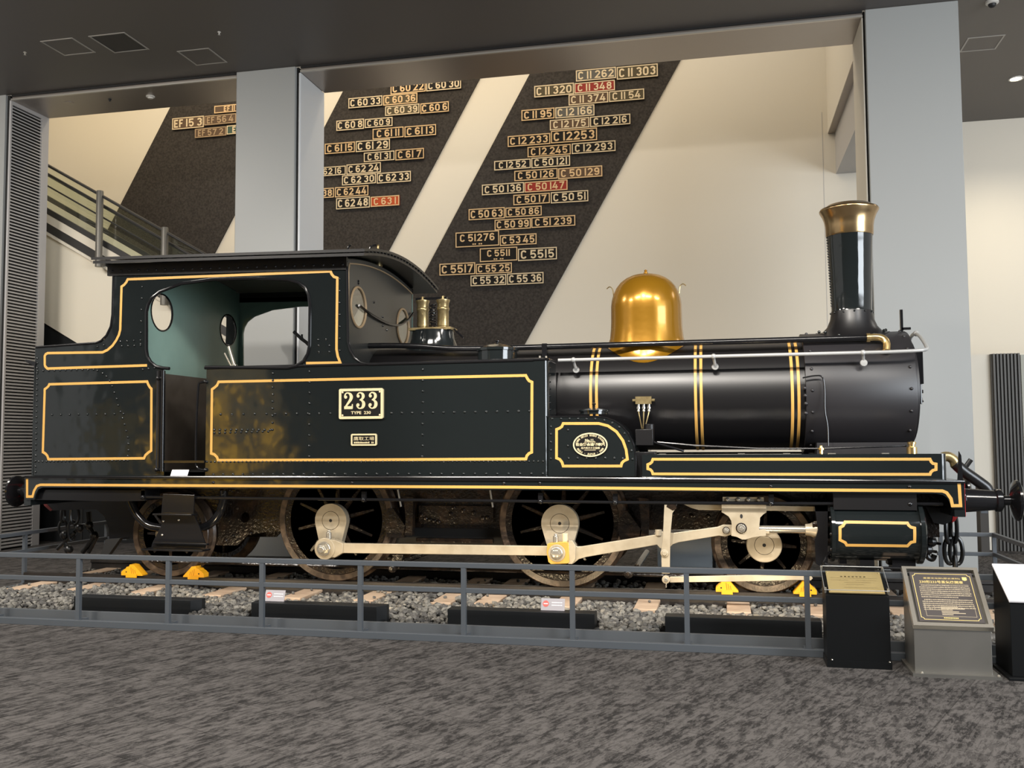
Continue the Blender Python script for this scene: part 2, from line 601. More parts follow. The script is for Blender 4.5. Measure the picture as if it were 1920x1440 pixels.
# cast number-plate lettering: every glyph is a set of strokes in a box of height 1
def _glyphs():
    h = 0.09
    lo, hi, mid = h, 1 - h, 0.5
    W = 0.60
    l, r = h, W - h
    cx = W / 2
    rx = (r - l) / 2
    G = {}
    G['0'] = (W, [(arc2(cx, hi - 0.2, rx, 0.2, 180, 0, 8) + arc2(cx, lo + 0.2, rx, 0.2, 0, -180, 8), True)])
    G['1'] = (0.20, [([(0.10, 0), (0.10, 1)], False)])
    G['2'] = (W, [(arc2(cx, hi - 0.22, rx, 0.22, 170, -25, 9) + [(l, lo), (W, lo)], False)])
    G['3'] = (W, [(arc2(cx, hi - 0.19, rx, 0.19, 160, -80, 9) + [(cx, 0.53)], False), (arc2(cx, lo + 0.23, rx, 0.23, 85, -160, 10), False)])
    G['4'] = (W + 0.04, [([(W, 0.27), (0.04, 0.27), (0.36, 1)], False), ([(0.42, 0), (0.42, 0.62)], False)])
    G['5'] = (W, [([(r + 0.04, hi), (l + 0.02, hi), (l, 0.52)] + arc2(cx, lo + 0.24, rx, 0.25, 115, -160, 10), False)])
    G['6'] = (W, [(arc2(cx, lo + 0.23, rx, 0.23, 0, 360, 14)[:-1], True), ([(l, lo + 0.23), (l, 0.62)] + arc2(cx, hi - 0.22, rx, 0.22, 180, 20, 7), False)])
    G['7'] = (W, [([(0.02, hi), (r, hi), (0.18, 0)], False)])
    G['8'] = (W, [(arc2(cx, lo + 0.22, rx, 0.22, 0, 360, 14)[:-1], True), (arc2(cx, hi - 0.18, rx * 0.9, 0.18, 0, 360, 14)[:-1], True)])
    G['9'] = (W, [(arc2(cx, hi - 0.23, rx, 0.23, 0, 360, 14)[:-1], True), ([(r, hi - 0.23), (r, 0.38)] + arc2(cx, lo + 0.22, rx, 0.22, 0, -160, 7), False)])
    G['C'] = (W, [(arc2(cx, hi - 0.22, rx, 0.22, 15, 180, 7) + arc2(cx, lo + 0.22, rx, 0.22, 180, 345, 7), False)])
    G['E'] = (0.48, [([(0.48, hi), (l, hi), (l, lo), (0.48, lo)], False), ([(l, 0.5), (0.42, 0.5)], False)])
    G['F'] = (0.46, [([(0.46, hi), (l, hi), (l, 0)], False), ([(l, 0.5), (0.40, 0.5)], False)])
    G['D'] = (W, [([(l, lo), (l, hi)] + arc2(0.2, 0.5, 0.27, 0.5 - h, 90, -90, 10), True)])
    return G


GLYPH = _glyphs()


def cast_text(mb, text, x0, x1, z0, z1, y, t=0.004, sw=0.178):
    """strokes of text fitted in the rectangle"""
    gap, word = 0.12, 0.22
    tot = 0
    for c in text:
        tot += word if c == ' ' else GLYPH[c][0] + gap
    tot -= gap
    H = z1 - z0
    sx = (x1 - x0) / tot
    sx = min(sx, H * 1.2)
    x = (x0 + x1) / 2 - tot * sx / 2
    for c in text:
        if c == ' ':
            x += word * sx
            continue
        w, strokes = GLYPH[c]
        for i, (path, closed) in enumerate(strokes):
            mb.ribbon([(x + p[0] * sx, z0 + p[1] * H) for p in path], sw * H, y, t + 0.0012 * i, closed)
        x += (w + gap) * sx

# ------------------------------------------------------------------ the place: floor, ceilings, walls
FY0, FY1 = 2.57, 3.41        # front and back of the pillar line
ZC, ZS = 6.985, 6.903        # hall ceiling, soffit of the big opening
WB = 7.40                    # rear wall
XL, XR = -9.09, 3.365        # sides of the opening

m = MB('carpet')
m.box(-16, 14, -16, WB + 0.2, -0.2, 0.0)
structure(m, 'floor', 'dark grey streaked carpet tiles')

m = MB('ceiling_dark')
m.box(-16, 14, -16, FY0, ZC, ZC + 0.2)
m.box(4.48, 14, FY0, WB + 0.2, ZC, ZC + 0.2)
structure(m, 'ceiling', 'flat dark brown hall ceiling')

m = MB('upper_ceiling')
m.box(-16, 4.48, FY1, WB + 0.2, 10.2, 10.4)
structure(m, 'ceiling_rear', 'high pale ceiling of the rear hall')

m = MB('wall_cream')
m.box(-16, 14, WB, WB + 0.2, 0, 10.2)
structure(m, 'wall_back', 'tall cream wall behind the pillars')
m = MB('wall_cream')
m.box(-16, 4.48, FY1, FY1 + 0.15, ZS + 0.3, 10.2)
m.box(-16, XL - 0.3, FY1 - 0.05, FY1 + 0.1, 0, ZS + 0.3)
structure(m, 'wall_header')
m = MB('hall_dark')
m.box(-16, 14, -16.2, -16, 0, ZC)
m.use('reflection_yellow')  # unseen yellow blocks, added only to give the tank its warm reflections
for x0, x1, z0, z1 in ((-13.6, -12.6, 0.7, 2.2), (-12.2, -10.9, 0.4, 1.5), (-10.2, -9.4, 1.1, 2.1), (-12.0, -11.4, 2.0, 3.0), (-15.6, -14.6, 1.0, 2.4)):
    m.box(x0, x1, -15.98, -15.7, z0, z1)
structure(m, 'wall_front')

# lintel over the opening: face strip, bright lip, reflecting soffit
for i, (x0, x1) in enumerate(((XL, -5.265), (-4.27, XR))):
    m = MB('soffit_metal')
    m.box(x0, x1, FY0 + 0.02, FY1, ZS, ZC + 0.4)
    m.use('lip_metal').box(x0, x1, FY0 - 0.015, FY0 + 0.02, ZS - 0.004, ZS + 0.022)
    m.use('gap_black').box(x0, x1, FY0, FY0 + 0.03, ZC - 0.025, ZC)
    structure(m, 'trim_%d' % (i + 1), 'brown metal lintel with bright lower lip')

# pillars
m = MB('pillar_grey')
m.box(-5.265, -4.338, FY0 - 0.03, FY1, 0, ZC)
m.use('gap_black').box(-4.338, -4.305, FY0 + 0.02, FY1, 0, ZC)
m.use('jamb_grey').box(-4.305, -4.27, FY0 + 0.01, FY1, 0, ZS)
structure(m, 'pillar_centre', 'pale grey square pillar behind the cab', bevel=0.012)
m = MB('pillar_grey')
m.box(3.392, 4.48, FY0 - 0.03, FY1 + 0.25, 0, ZC)
m.use('gap_black').box(3.372, 3.392, FY0 + 0.02, FY1, 0, ZC)
m.use('wall_cream').box(3.352, 3.372, FY0 + 0.01, FY1, 0, ZS)
structure(m, 'pillar_right', 'pale grey square pillar behind the chimney', bevel=0.012)

# left jamb with louvre
m = MB('pillar_grey')
m.box(-16, XL - 0.075, FY0 - 0.03, FY1, 0, ZC)
m.use('gap_black').box(XL - 0.075, XL - 0.03, FY0 + 0.01, FY1 - 0.02, 0, ZC)
m.use('louvre_grey').box(XL - 0.03, XL, FY0 + 0.0, FY0 + 0.03, 0, ZS)
m.box(XL - 0.03, XL, FY0 + 0.68, FY1, 0, ZS)
m.box(XL - 0.03, XL, FY0 + 0.03, FY0 + 0.68, ZS - 0.06, ZS)
m.use('gap_black').box(XL - 0.06, XL - 0.05, FY0 + 0.03, FY0 + 0.68, 0, ZS)
m.use('louvre_grey')
z = 0.03
while z < ZS - 0.09:
    m.prism([(XL - 0.048, z + 0.030), (XL - 0.002, z), (XL - 0.002, z + 0.020), (XL - 0.048, z + 0.040)], FY0 + 0.03, FY0 + 0.68)
    z += 0.0505
structure(m, 'wall_left', 'grey louvred jamb at the left of the opening')

# bulkhead and duct in the corner behind the right pillar
m = MB('wall_cream')
m.box(3.455, 4.48, FY1 + 0.26, WB, 6.96, 10.2)
m.use('soffit_metal').box(3.46, 4.47, FY1 + 0.27, WB - 0.01, 6.95, 6.96)
structure(m, 'wall_bulkhead')
m = MB('louvre_grey')
m.box(3.574, 4.48, FY1 + 0.26, WB, 6.23, 6.95)
structure(m, 'beam_duct')
m = MB('louvre_grey')
m.box(3.36, 3.368, WB - 0.004, WB, 3.0, 7.35)
structure(m, 'trim_3', 'thin vertical joint in the cream wall')

# right-hand partition with fluted panel
m = MB('wall_cream')
m.box(4.7, 9.0, 5.02, 5.3, 0, 2.80)
structure(m, 'wall_right', 'low cream partition beyond the buffer')
m = MB('fluted_dark')
m.box(5.325, 5.70, 4.96, 5.02, 0.0, 2.80)
m.use('gap_black').box(5.36, 5.69, 4.945, 4.96, 0.01, 2.79)
m.use('fluted_dark')
for i in range(8):
    x = 5.345 + i * 0.0465
    m.box(x, x + 0.025, 4.92, 4.96, 0.0, 2.80)
tag(m.build('fluted_panel'), 'dark fluted upright panel on the low cream partition', 'wall panel')
m = MB('panel_sage')
m.box(5.72, 7.6, 4.97, 5.02, 0.0, 2.78)
tag(m.build('wall_board'), 'flat sage grey board beside the dark fluted panel', 'wall panel')
m = MB('hall_dark')
m.box(5.02, 5.13, 4.6, 4.85, 0.0, 0.92)
m.use('fence_grey').box(5.03, 5.12, 4.595, 4.60, 0.55, 0.90)
tag(m.build('equipment_box', bevel=0.006), 'narrow dark upright box in the gap between pillar and fluted panel', 'box')

# dark fabric bands on the rear wall (part of the wall finish)
def band(idx, lt, lb, rt, rb):
    """left and right edge each from two measured points on the wall; run from floor to ceiling"""
    def at(p, q, z):
        t = (z - p[1]) / (q[1] - p[1])
        return p[0] + (q[0] - p[0]) * t
    mm = MB('fabric_dark')
    z0, z1 = 0.02, 10.15
    mm.prism([(at(lt, lb, z0), z0), (at(rt, rb, z0), z0), (at(rt, rb, z1), z1), (at(lt, lb, z1), z1)], WB - 0.03, WB)
    structure(mm, 'trim_%d' % idx, 'slanting dark fabric band on the cream wall')


band(4, (-9.434, 8.509), (-10.856, 6.003), (-7.94, 6.202), (-8.414, 5.367))
band(5, (-5.643, 8.496), (-6.028, 7.812), (-2.863, 8.491), (-4.728, 5.198))
band(6, (-1.882, 8.499), (-4, 4.737), (0.921, 8.5), (-2.022, 3.373))

# ------------------------------------------------------------------ number plates on the fabric bands
PLATES = [
    ('C 60 22', -4.628, -3.915, 8.342, 8.556, 'plate_black', 'letter_brass', 0, 'on the middle fabric band'),
    ('C 60 30', -3.902, -3.207, 8.339, 8.546, 'plate_black', 'letter_pale', 0, 'on the middle fabric band'),
    ('C 60 33', -5.502, -4.798, 8.138, 8.340, 'plate_black', 'letter_pale', 0, 'on the middle fabric band'),
    ('C 60 36', -4.779, -4.084, 8.133, 8.334, 'plate_olive', 'letter_brass', 0, 'on the middle fabric band'),
    ('C 60 39', -4.740, -4.042, 7.924, 8.114, 'plate_olive', 'letter_pale', 0, 'on the middle fabric band'),
    ('C 60 6', -4.022, -3.451, 7.909, 8.109, 'plate_black', 'letter_brass', 0, 'on the middle fabric band'),
    ('C 60 8', -5.753, -5.178, 7.708, 7.911, 'plate_black', 'letter_pale', 0, 'on the middle fabric band'),
    ('C 60 9', -5.159, -4.588, 7.717, 7.895, 'plate_black', 'letter_pale', 0, 'on the middle fabric band'),
    ('C 61 11', -4.996, -4.362, 7.479, 7.687, 'plate_black', 'letter_brass', 0, 'on the middle fabric band'),
    ('C 61 13', -4.343, -3.707, 7.471, 7.682, 'plate_black', 'letter_brass', 0, 'on the middle fabric band'),
    ('C 61 15', -5.995, -5.364, 7.260, 7.468, 'plate_black', 'letter_brass', 0, 'on the middle fabric band'),
    ('C 61 29', -5.345, -4.641, 7.254, 7.470, 'plate_black', 'letter_pale', 0, 'on the middle fabric band'),
    ('C 61 31', -5.177, -4.548, 7.042, 7.228, 'plate_black', 'letter_pale', 0, 'on the middle fabric band'),
    ('C 61 7', -4.529, -3.951, 7.030, 7.236, 'plate_black', 'letter_brass', 0, 'on the middle fabric band'),
    ('C 62 16', -6.257, -5.553, 6.822, 7.003, 'plate_black', 'letter_pale', 0, 'on the middle fabric band'),
    ('C 62 24', -5.536, -4.825, 6.819, 7.019, 'plate_black', 'letter_pale', 0, 'on the middle fabric band'),
    ('C 62 30', -5.628, -4.927, 6.611, 6.808, 'plate_black', 'letter_pale', 0, 'on the middle fabric band'),
    ('C 62 33', -4.908, -4.214, 6.601, 6.806, 'plate_black', 'letter_pale', 0, 'on the middle fabric band'),
    ('C 62 38', -6.495, -5.798, 6.386, 6.581, 'plate_black', 'letter_brass', 0, 'on the middle fabric band'),
    ('C 62 44', -5.775, -5.082, 6.382, 6.582, 'plate_black', 'letter_brass', 0, 'on the middle fabric band'),
    ('C 62 48', -5.750, -5.050, 6.143, 6.364, 'plate_black', 'letter_pale', 0, 'on the middle fabric band'),
    ('C 63 1', -5.032, -4.451, 6.149, 6.347, 'plate_orange', 'letter_brass', 0, 'on the middle fabric band'),
    ('C 11 262', -0.989, -0.243, 8.268, 8.480, 'plate_grey', 'letter_pale', 0, 'on the right fabric band'),
    ('C 11 303', -0.228, 0.521, 8.234, 8.472, 'plate_olive', 'letter_pale', 0, 'on the right fabric band'),
    ('C 11 320', -1.782, -1.030, 8.034, 8.254, 'plate_olive', 'letter_pale', 0, 'on the right fabric band'),
    ('C 11 348', -1.019, -0.267, 8.042, 8.240, 'plate_red', 'letter_pale', 0, 'on the right fabric band'),
    ('C 11 374', -1.131, -0.392, 7.826, 8.028, 'plate_brown', 'letter_pale', 0, 'on the right fabric band'),
    ('C 11 54', -0.377, 0.268, 7.828, 8.027, 'plate_olive', 'letter_pale', 0, 'on the right fabric band'),
    ('C 11 95', -2.030, -1.400, 7.606, 7.812, 'plate_black', 'letter_brass', 0, 'on the right fabric band'),
    ('C 12 166', -1.384, -0.651, 7.599, 7.809, 'plate_grey', 'letter_pale', 0, 'on the right fabric band'),
    ('C 12 175', -1.490, -0.748, 7.383, 7.577, 'plate_brown', 'letter_pale', 0, 'on the right fabric band'),
    ('C 12 216', -0.734, 0.009, 7.385, 7.579, 'plate_black', 'letter_pale', 0, 'on the right fabric band'),
    ('C 12 233', -2.298, -1.485, 7.127, 7.334, 'plate_black', 'letter_brass', 0, 'on the right fabric band'),
    ('C 12253', -1.470, -0.607, 7.132, 7.369, 'plate_black', 'letter_brass', 0, 'on the right fabric band'),
    ('C 12 245', -1.918, -1.100, 6.901, 7.097, 'plate_black', 'letter_brass', 0, 'on the right fabric band'),
    ('C 12 293', -1.080, -0.269, 6.903, 7.102, 'plate_black', 'letter_pale', 0, 'on the right fabric band'),
    ('C 12 52', -2.563, -1.861, 6.696, 6.876, 'plate_black', 'letter_pale', 0, 'on the right fabric band'),
    ('C 50 121', -1.847, -1.115, 6.688, 6.884, 'plate_black', 'letter_pale', 0, 'on the right fabric band'),
    ('C 50 126', -2.175, -1.353, 6.464, 6.660, 'plate_black', 'letter_brass', 0, 'on the right fabric band'),
    ('C 50 129', -1.341, -0.519, 6.446, 6.651, 'plate_brown', 'letter_brass', 0, 'on the right fabric band'),
    ('C 50 136', -2.804, -1.992, 6.236, 6.438, 'plate_black', 'letter_pale', 0, 'on the right fabric band'),
    ('C 50 147', -1.982, -1.168, 6.236, 6.433, 'plate_red', 'letter_brass', 0, 'on the right fabric band'),
    ('C 50 17', -2.197, -1.503, 6.008, 6.204, 'plate_black', 'letter_brass', 0, 'on the right fabric band'),
    ('C 50 51', -1.484, -0.783, 5.999, 6.208, 'plate_black', 'letter_pale', 0, 'on the right fabric band'),
    ('C 50 63', -3.065, -2.364, 5.773, 5.986, 'plate_black', 'letter_brass', 0, 'on the right fabric band'),
    ('C 50 86', -2.352, -1.659, 5.785, 5.970, 'plate_black', 'letter_brass', 0, 'on the right fabric band'),
    ('C 50 99', -2.560, -1.866, 5.553, 5.753, 'plate_black', 'letter_brass', 0, 'on the right fabric band'),
    ('C 51 239', -1.855, -1.030, 5.559, 5.756, 'plate_black', 'letter_brass', 0, 'on the right fabric band'),
    ('C 51276', -3.324, -2.476, 5.263, 5.550, 'plate_black', 'letter_brass', 1, 'on the right fabric band'),
    ('C 53 45', -2.461, -1.760, 5.251, 5.454, 'plate_black', 'letter_brass', 0, 'on the right fabric band'),
    ('C 5511', -2.850, -2.128, 4.963, 5.223, 'plate_black', 'letter_brass', 1, 'on the right fabric band'),
    ('C 5515', -2.114, -1.379, 4.948, 5.180, 'plate_black', 'letter_pale', 0, 'on the right fabric band'),
    ('C 5517', -3.643, -2.941, 4.741, 4.967, 'plate_black', 'letter_brass', 0, 'on the right fabric band'),
    ('C 55 25', -2.929, -2.234, 4.736, 4.929, 'plate_black', 'letter_brass', 0, 'on the right fabric band'),
    ('C 55 32', -3.033, -2.343, 4.512, 4.714, 'plate_black', 'letter_pale', 0, 'on the right fabric band'),
    ('C 55 36', -2.327, -1.634, 4.511, 4.722, 'plate_black', 'letter_pale', 0, 'on the right fabric band'),
    ('EF 11', -8.407, -7.737, 8.279, 8.434, 'plate_brown', 'letter_brass', 0, 'at the top of the left fabric band'),
    ('EF 15 3', -9.356, -8.641, 8.016, 8.254, 'plate_brown', 'letter_pale', 0, 'on the left fabric band'),
    ('EF 56 4', -8.629, -7.918, 8.049, 8.245, 'plate_brown', 'letter_dull', 0, 'on the left fabric band'),
    ('EF 57 2', -8.836, -8.136, 7.805, 7.992, 'plate_brown', 'letter_dull', 0, 'on the left fabric band'),
    ('EF 58', -8.124, -7.468, 7.821, 8.002, 'plate_green', 'letter_pale', 0, 'on the left fabric band, cut by the pillar'),
]
for text, x0, x1, z0, z1, field, letter, small, where in PLATES:
    yb = WB - 0.03
    y = yb - 0.035
    m = MB(field)
    m.box(x0, x1, y, yb, z0, z1)
    fw = 0.018
    m.use(letter)
    for a in ((x0, x1, z0, z0 + fw), (x0, x1, z1 - fw, z1), (x0, x0 + fw, z0 + fw, z1 - fw), (x1 - fw, x1, z0 + fw, z1 - fw)):
        m.box(a[0], a[1], y - 0.006, y, a[2], a[3])
    H = z1 - z0
    zb, zt = z0 + 0.16 * H, z1 - 0.15 * H
    if small:
        zb = z0 + 0.36 * H
        for k in range(5):
            if k != 2:
                xc = (x0 + x1) / 2 + (k - 2) * 0.04
                m.box(xc - 0.014, xc + 0.014, y - 0.004, y, z0 + 0.13 * H, z0 + 0.22 * H)
    pad = 0.055 * (x1 - x0)
    cast_text(m, text, x0 + pad, x1 - pad, zb, zt, y, 0.006)
    tone = {'plate_black': 'black', 'plate_brown': 'brown', 'plate_olive': 'olive', 'plate_grey': 'grey', 'plate_green': 'dark green', 'plate_red': 'red', 'plate_orange': 'orange red'}[field]
    tag(m.build('number_plate', smooth=0), '%s metal plate reading "%s" %s' % (tone, text, where), 'number plate', 'number plates on the dark wall bands')

# ------------------------------------------------------------------ escalator behind the left opening
esc = empty('escalator', (-7.0, 4.5, 0), 'glass sided escalator descending behind the left opening', 'escalator')
SL = -0.562                                # fall per metre along X


def slope_poly(x0, za, x1, thick):
    return [(x0, za), (x1, za + SL * (x1 - x0)), (x1, za + SL * (x1 - x0) - thick), (x0, za - thick)]


xe0 = -12.0
zt = lambda z: z + SL * (xe0 + 9.39)       # heights below were read at X = -9.39
for ya, yb2, nm in ((3.80, 3.83, 'balustrade_glass'), (5.20, 5.23, 'balustrade_glass')):
    x1 = -3.2 if ya < 4 else -3.2
    m = MB('green_glass')
    m.prism(slope_poly(xe0, zt(6.08), x1, 0.56), ya + 0.01, ya + 0.022)
    part(m, nm, esc, smooth=0)
    m = MB('rubber_black')
    for dz, r in ((6.10, 0.022), (5.90, 0.014)):
        a = (xe0, ya + 0.015, zt(dz))
        b = (x1, ya + 0.015, zt(dz) + SL * (x1 - xe0))
        m.cyl(a, b, r, 10)
    part(m, 'handrail', esc)
gr = empty('guard_railing', (-7.7, 3.65, 0), 'dark guard rail on two tall grey posts before the escalator', 'railing')
m = MB('rubber_black')
m.cyl((-9.3, 3.65, zt(6.26) + SL * (-9.3 - xe0)), (-4.4, 3.65, zt(6.26) + SL * (-4.4 - xe0)), 0.020, 10)
part(m, 'rail', gr)
m = MB('esc_strip')
m.prism(slope_poly(xe0, zt(5.43), -3.0, 0.15), 3.80, 3.85)
m.prism(slope_poly(xe0, zt(5.13), -3.0, 0.05), 3.77, 3.82)
m.prism(slope_poly(xe0, zt(5.43), -3.0, 0.15), 5.19, 5.25)
part(m, 'skirt_strip', esc)
m = MB('esc_dark')
m.prism(slope_poly(xe0, zt(5.28), -3.0, 0.16), 3.805, 3.86)
m.prism(slope_poly(xe0, zt(5.53), -3.0, 0.10), 3.79, 3.85)
m.prism(slope_poly(xe0, zt(5.53), -3.0, 0.10), 5.23, 5.27)
part(m, 'truss_side', esc)
m = MB('stand_grey')
for i in range(34):
    x = xe0 + i * 0.27
    zz = zt(5.02) + SL * (x - xe0)
    if zz < 0.5:
        break
    m.box(x, x + 0.28, 3.9, 5.15, zz - 0.16, zz - 0.02)
part(m, 'steps', esc, smooth=0)
m = MB('esc_cladding')
poly = slope_poly(xe0, zt(5.10), -3.4, 1.52)
poly[2] = (xe0 + (zt(5.10) - 1.52) / -SL, 0.0)
poly.insert(2, (-3.4, 0.0))
poly[1] = (-3.4, max(0.02, zt(5.10) + SL * (-3.4 - xe0)))
m.prism(poly, 3.84, 3.90)
part(m, 'side_cladding', esc, smooth=0)
m = MB('box_grey')
zq = zt(5.10) - 1.52
m.prism([(xe0, zq), (xe0 + zq / -SL, 0.0), (xe0, 0.0)], 3.90, 3.96)
m.use('gap_black')
for x in (-8.7, -7.4, -6.4):
    m.box(x, x + 0.03, 3.885, 3.90, 0, 2.6 if x < -8 else 1.0)
part(m, 'base_panel', esc, smooth=0)
for px, pz in ((-8.295, 5.713), (-7.102, 5.043)):
    m = MB('post_grey')
    m.lathe([(0.055, pz - 1.25), (0.055, pz - 0.02), (0.05, pz)], (px, 3.65, 0), 'z', 20)
    m.box(px - 0.05, px + 0.05, 3.65, 3.76, pz - 1.22, pz - 1.12)
    part(m, 'post', gr)

# ------------------------------------------------------------------ fittings in the ceiling
def hatch(x0, x1, y0, y1, label, fill):
    mm = MB('hatch_frame')
    z1 = ZC
    w = 0.022
    for a in ((x0, x1, y0, y0 + w), (x0, x1, y1 - w, y1), (x0, x0 + w, y0 + w, y1 - w), (x1 - w, x1, y0 + w, y1 - w)):
        mm.box(a[0], a[1], a[2], a[3], z1 - 0.006, z1 + 0.002)
    mm.use(fill).box(x0 + w, x1 - w, y0 + w, y1 - w, z1 - 0.002, z1 + 0.002)
    tag(mm.build('ceiling_hatch', smooth=0), label, 'ceiling hatch', 'square hatches in the dark ceiling')


hatch(-7.287, -6.795, 0.975, 1.46, 'square ceiling hatch, leftmost of the four', 'ceiling_dark')
hatch(-6.558, -6.02, 0.985, 1.54, 'square ceiling hatch with darker field, second from the left', 'hall_dark')
hatch(-5.695, -5.21, 1.688, 2.19, 'square ceiling hatch nearest the centre pillar', 'ceiling_dark')
hatch(4.875, 5.345, 3.755, 4.235, 'square ceiling hatch to the right of the right pillar', 'ceiling_dark')
for x, y, zc_, lab, nm in ((-4.812, 1.269, ZC, 'small pale sprinkler near the hatches in the dark ceiling', 'sprinkler'), (-7.737, 1.237, ZC, 'small dark sprinkler left of all the hatches', 'sprinkler')):
    m = MB('detector_white' if x > -5 else 'lip_metal')
    m.lathe([(0.022, 0), (0.022, -0.008), (0.008, -0.012), (0.008, -0.035), (0.018, -0.038), (0.0, -0.042)], (x, y, zc_), 'z', 14)
    tag(m.build(nm), lab, 'sprinkler')
for x, y, r, lab, nm in ((-6.913, 2.918, 0.065, 'round white smoke detector under the left lintel', 'smoke_detector'), (-7.583, 2.872, 0.022, 'tiny dark sensor beside the smoke detector under the lintel', 'ceiling_sensor'), (-8.294, 2.867, 0.07, 'flush recessed lamp under the left lintel near the louvre', 'recessed_lamp')):
    m = MB('detector_white' if r > 0.04 else 'box_grey')
    if nm == 'recessed_lamp':
        m.use('soffit_metal').lathe([(r, 0), (r, -0.006), (r - 0.015, -0.008), (0, -0.004)], (x, y, ZS), 'z', 24)
    else:
        m.lathe([(r, 0), (r, -0.012), (r * 0.6, -0.022), (r * 0.55, -0.036), (0, -0.040)], (x, y, ZS), 'z', 24)
    tag(m.build(nm), lab, 'detector' if nm != 'recessed_lamp' else 'lamp')
dl = empty('downlight', (5.951, 5.474, ZC), 'bright lit downlight in the ceiling at the right edge', 'lamp')
m = MB('detector_white')
m.lathe([(0.105, 0), (0.105, -0.012), (0.085, -0.014), (0.075, -0.002)], (0, 0, 0), 'z', 28)
m.build('trim_ring', dl)
m = MB('lamp_glow')
m.lathe([(0.075, -0.004), (0.05, -0.012), (0.0, -0.014)], (0, 0, 0), 'z', 24)
m.build('bulb', dl)
lamp('SPOT', 'downlight_beam', (5.951, 5.474, ZC - 0.05), (6.1, 6.2, 0), 260, (1, 0.88, 0.68), spot_size=2.2, spot_blend=0.8, shadow_soft_size=0.08)
cm = empty('security_camera', (4.897, 2.666, ZC), 'white dome camera on the ceiling at the top edge', 'camera')
m = MB('detector_white')
m.lathe([(0.075, 0), (0.075, -0.03), (0.06, -0.04)], (0, 0, 0), 'z', 24)
m.build('housing', cm)
m = MB('rubber_black')
m.ball((0, 0, -0.04), 0.048, 16)
m.build('dome', cm)

# ------------------------------------------------------------------ low rail fence round the track
FE = -2.36
fen = empty('barrier_fence', (-1.0, FE, 0), 'low dark grey steel barrier fence running in front of the locomotive', 'fence')
path = [(-6.06, 0.88), (-6.06, FE), (4.23, FE), (4.23, 0.86), (3.70, 0.86)]
path[0:0] = [(-5.78, 0.88)]


def rail_run(z0, z1, w, nm):
    mm = MB('fence_grey')
    for (ax, ay), (bx, by) in zip(path[:-1], path[1:]):
        if abs(ax - bx) > abs(ay - by):
            mm.box(min(ax, bx) - w / 2, max(ax, bx) + w / 2, ay - w / 2, ay + w / 2, z0, z1)
        else:
            mm.box(ax - w / 2, ax + w / 2, min(ay, by) + w / 2, max(ay, by) - w / 2, z0, z1)
    part(mm, nm, fen, smooth=0, bevel=0.003)


rail_run(0.586, 0.626, 0.040, 'top_rail')
rail_run(0.389, 0.427, 0.034, 'mid_rail')
rail_run(0.0, 0.056, 0.05, 'base_rail')
posts = [(-3.998 + 0.8745 * k, FE) for k in range(-2, 10)] + [(-6.06, -1.5), (-6.06, -0.55), (-6.06, 0.88), (4.23, -1.5), (4.23, -0.5), (4.23, 0.86), (3.72, 0.86)]
for x, y in posts:
    m = MB('fence_grey')
    m.box(x - 0.019, x + 0.019, y - 0.0185, y + 0.0185, 0.056, 0.586)
    m.box(x - 0.03, x + 0.03, y - 0.022, y + 0.10, 0.03, 0.06)
    part(m, 'post', fen, smooth=0)

m = MB('kerb_grey')
m.box(-6.02, 4.19, -2.235, -2.195, 0, 0.105)
m.box(-6.02, -5.99, -2.195, 1.6, 0, 0.045)
m.box(4.16, 4.19, -2.195, 1.6, 0, 0.045)
m.box(-6.02, 4.19, 1.6, 1.64, 0, 0.105)
structure(m, 'kerb_track', 'grey steel kerb round the ballast bed')

# ------------------------------------------------------------------ track
m = MB('gap_black')
m.box(-5.98, 4.15, -2.19, 1.59, 0.0, 0.035)
tag(m.build('ballast_bed', smooth=0), 'dark bed under the loose ballast stones', 'track bed', kind='stuff')


def rail_profile(yc):
    return [(yc - 0.060, 0.045), (yc + 0.060, 0.045), (yc + 0.060, 0.056), (yc + 0.012, 0.068), (yc + 0.010, 0.138), (yc + 0.032, 0.150), (yc + 0.030, 0.177), (yc + 0.022, 0.180), (yc - 0.022, 0.180), (yc - 0.030, 0.177), (yc - 0.032, 0.150), (yc - 0.010, 0.138), (yc - 0.012, 0.068), (yc - 0.060, 0.056)]


for yc, lab in ((-0.566, 'near steel rail under the locomotive wheels'), (0.566, 'far steel rail under the locomotive')):
    m = MB('rail_brown')
    m.prism(rail_profile(yc), -6.03, 4.17, 'x')
    m.use('rail_head').box(-6.03, 4.17, yc - 0.021, yc + 0.021, 0.1795, 0.1803)
    tag(m.build('rail', smooth=25), lab, 'rail')
for i, x in enumerate((-5.72, -5.05, -4.28, -3.45, -2.60, -1.85, -1.08, -0.66, 0.085, 0.83, 1.65, 2.33, 3.05, 3.75)):
    m = MB('sleeper_wood')
    m.box(x - 0.105, x + 0.105, -1.10, 1.10, -0.02, 0.086)
    where = ['under the rail end at the far left', 'just left of the left wheel chock', 'under the trailing wheel', 'between the rear chock and the rear driving wheel', 'left of the rear driving wheel', 'right of the rear driving wheel', 'midway between the driving wheels', 'left of the front driving wheel', 'right under the front driving wheel', 'left of the hanging valve lever', 'beside the front left wheel chock', 'behind the black pedestal', 'between the two plaque pedestals', 'behind the steel pedestal'][i]
    tag(m.build('wooden_sleeper', smooth=0, bevel=0.008), 'pale wooden sleeper in the ballast, ' + where, 'sleeper', 'sleepers under the rails')

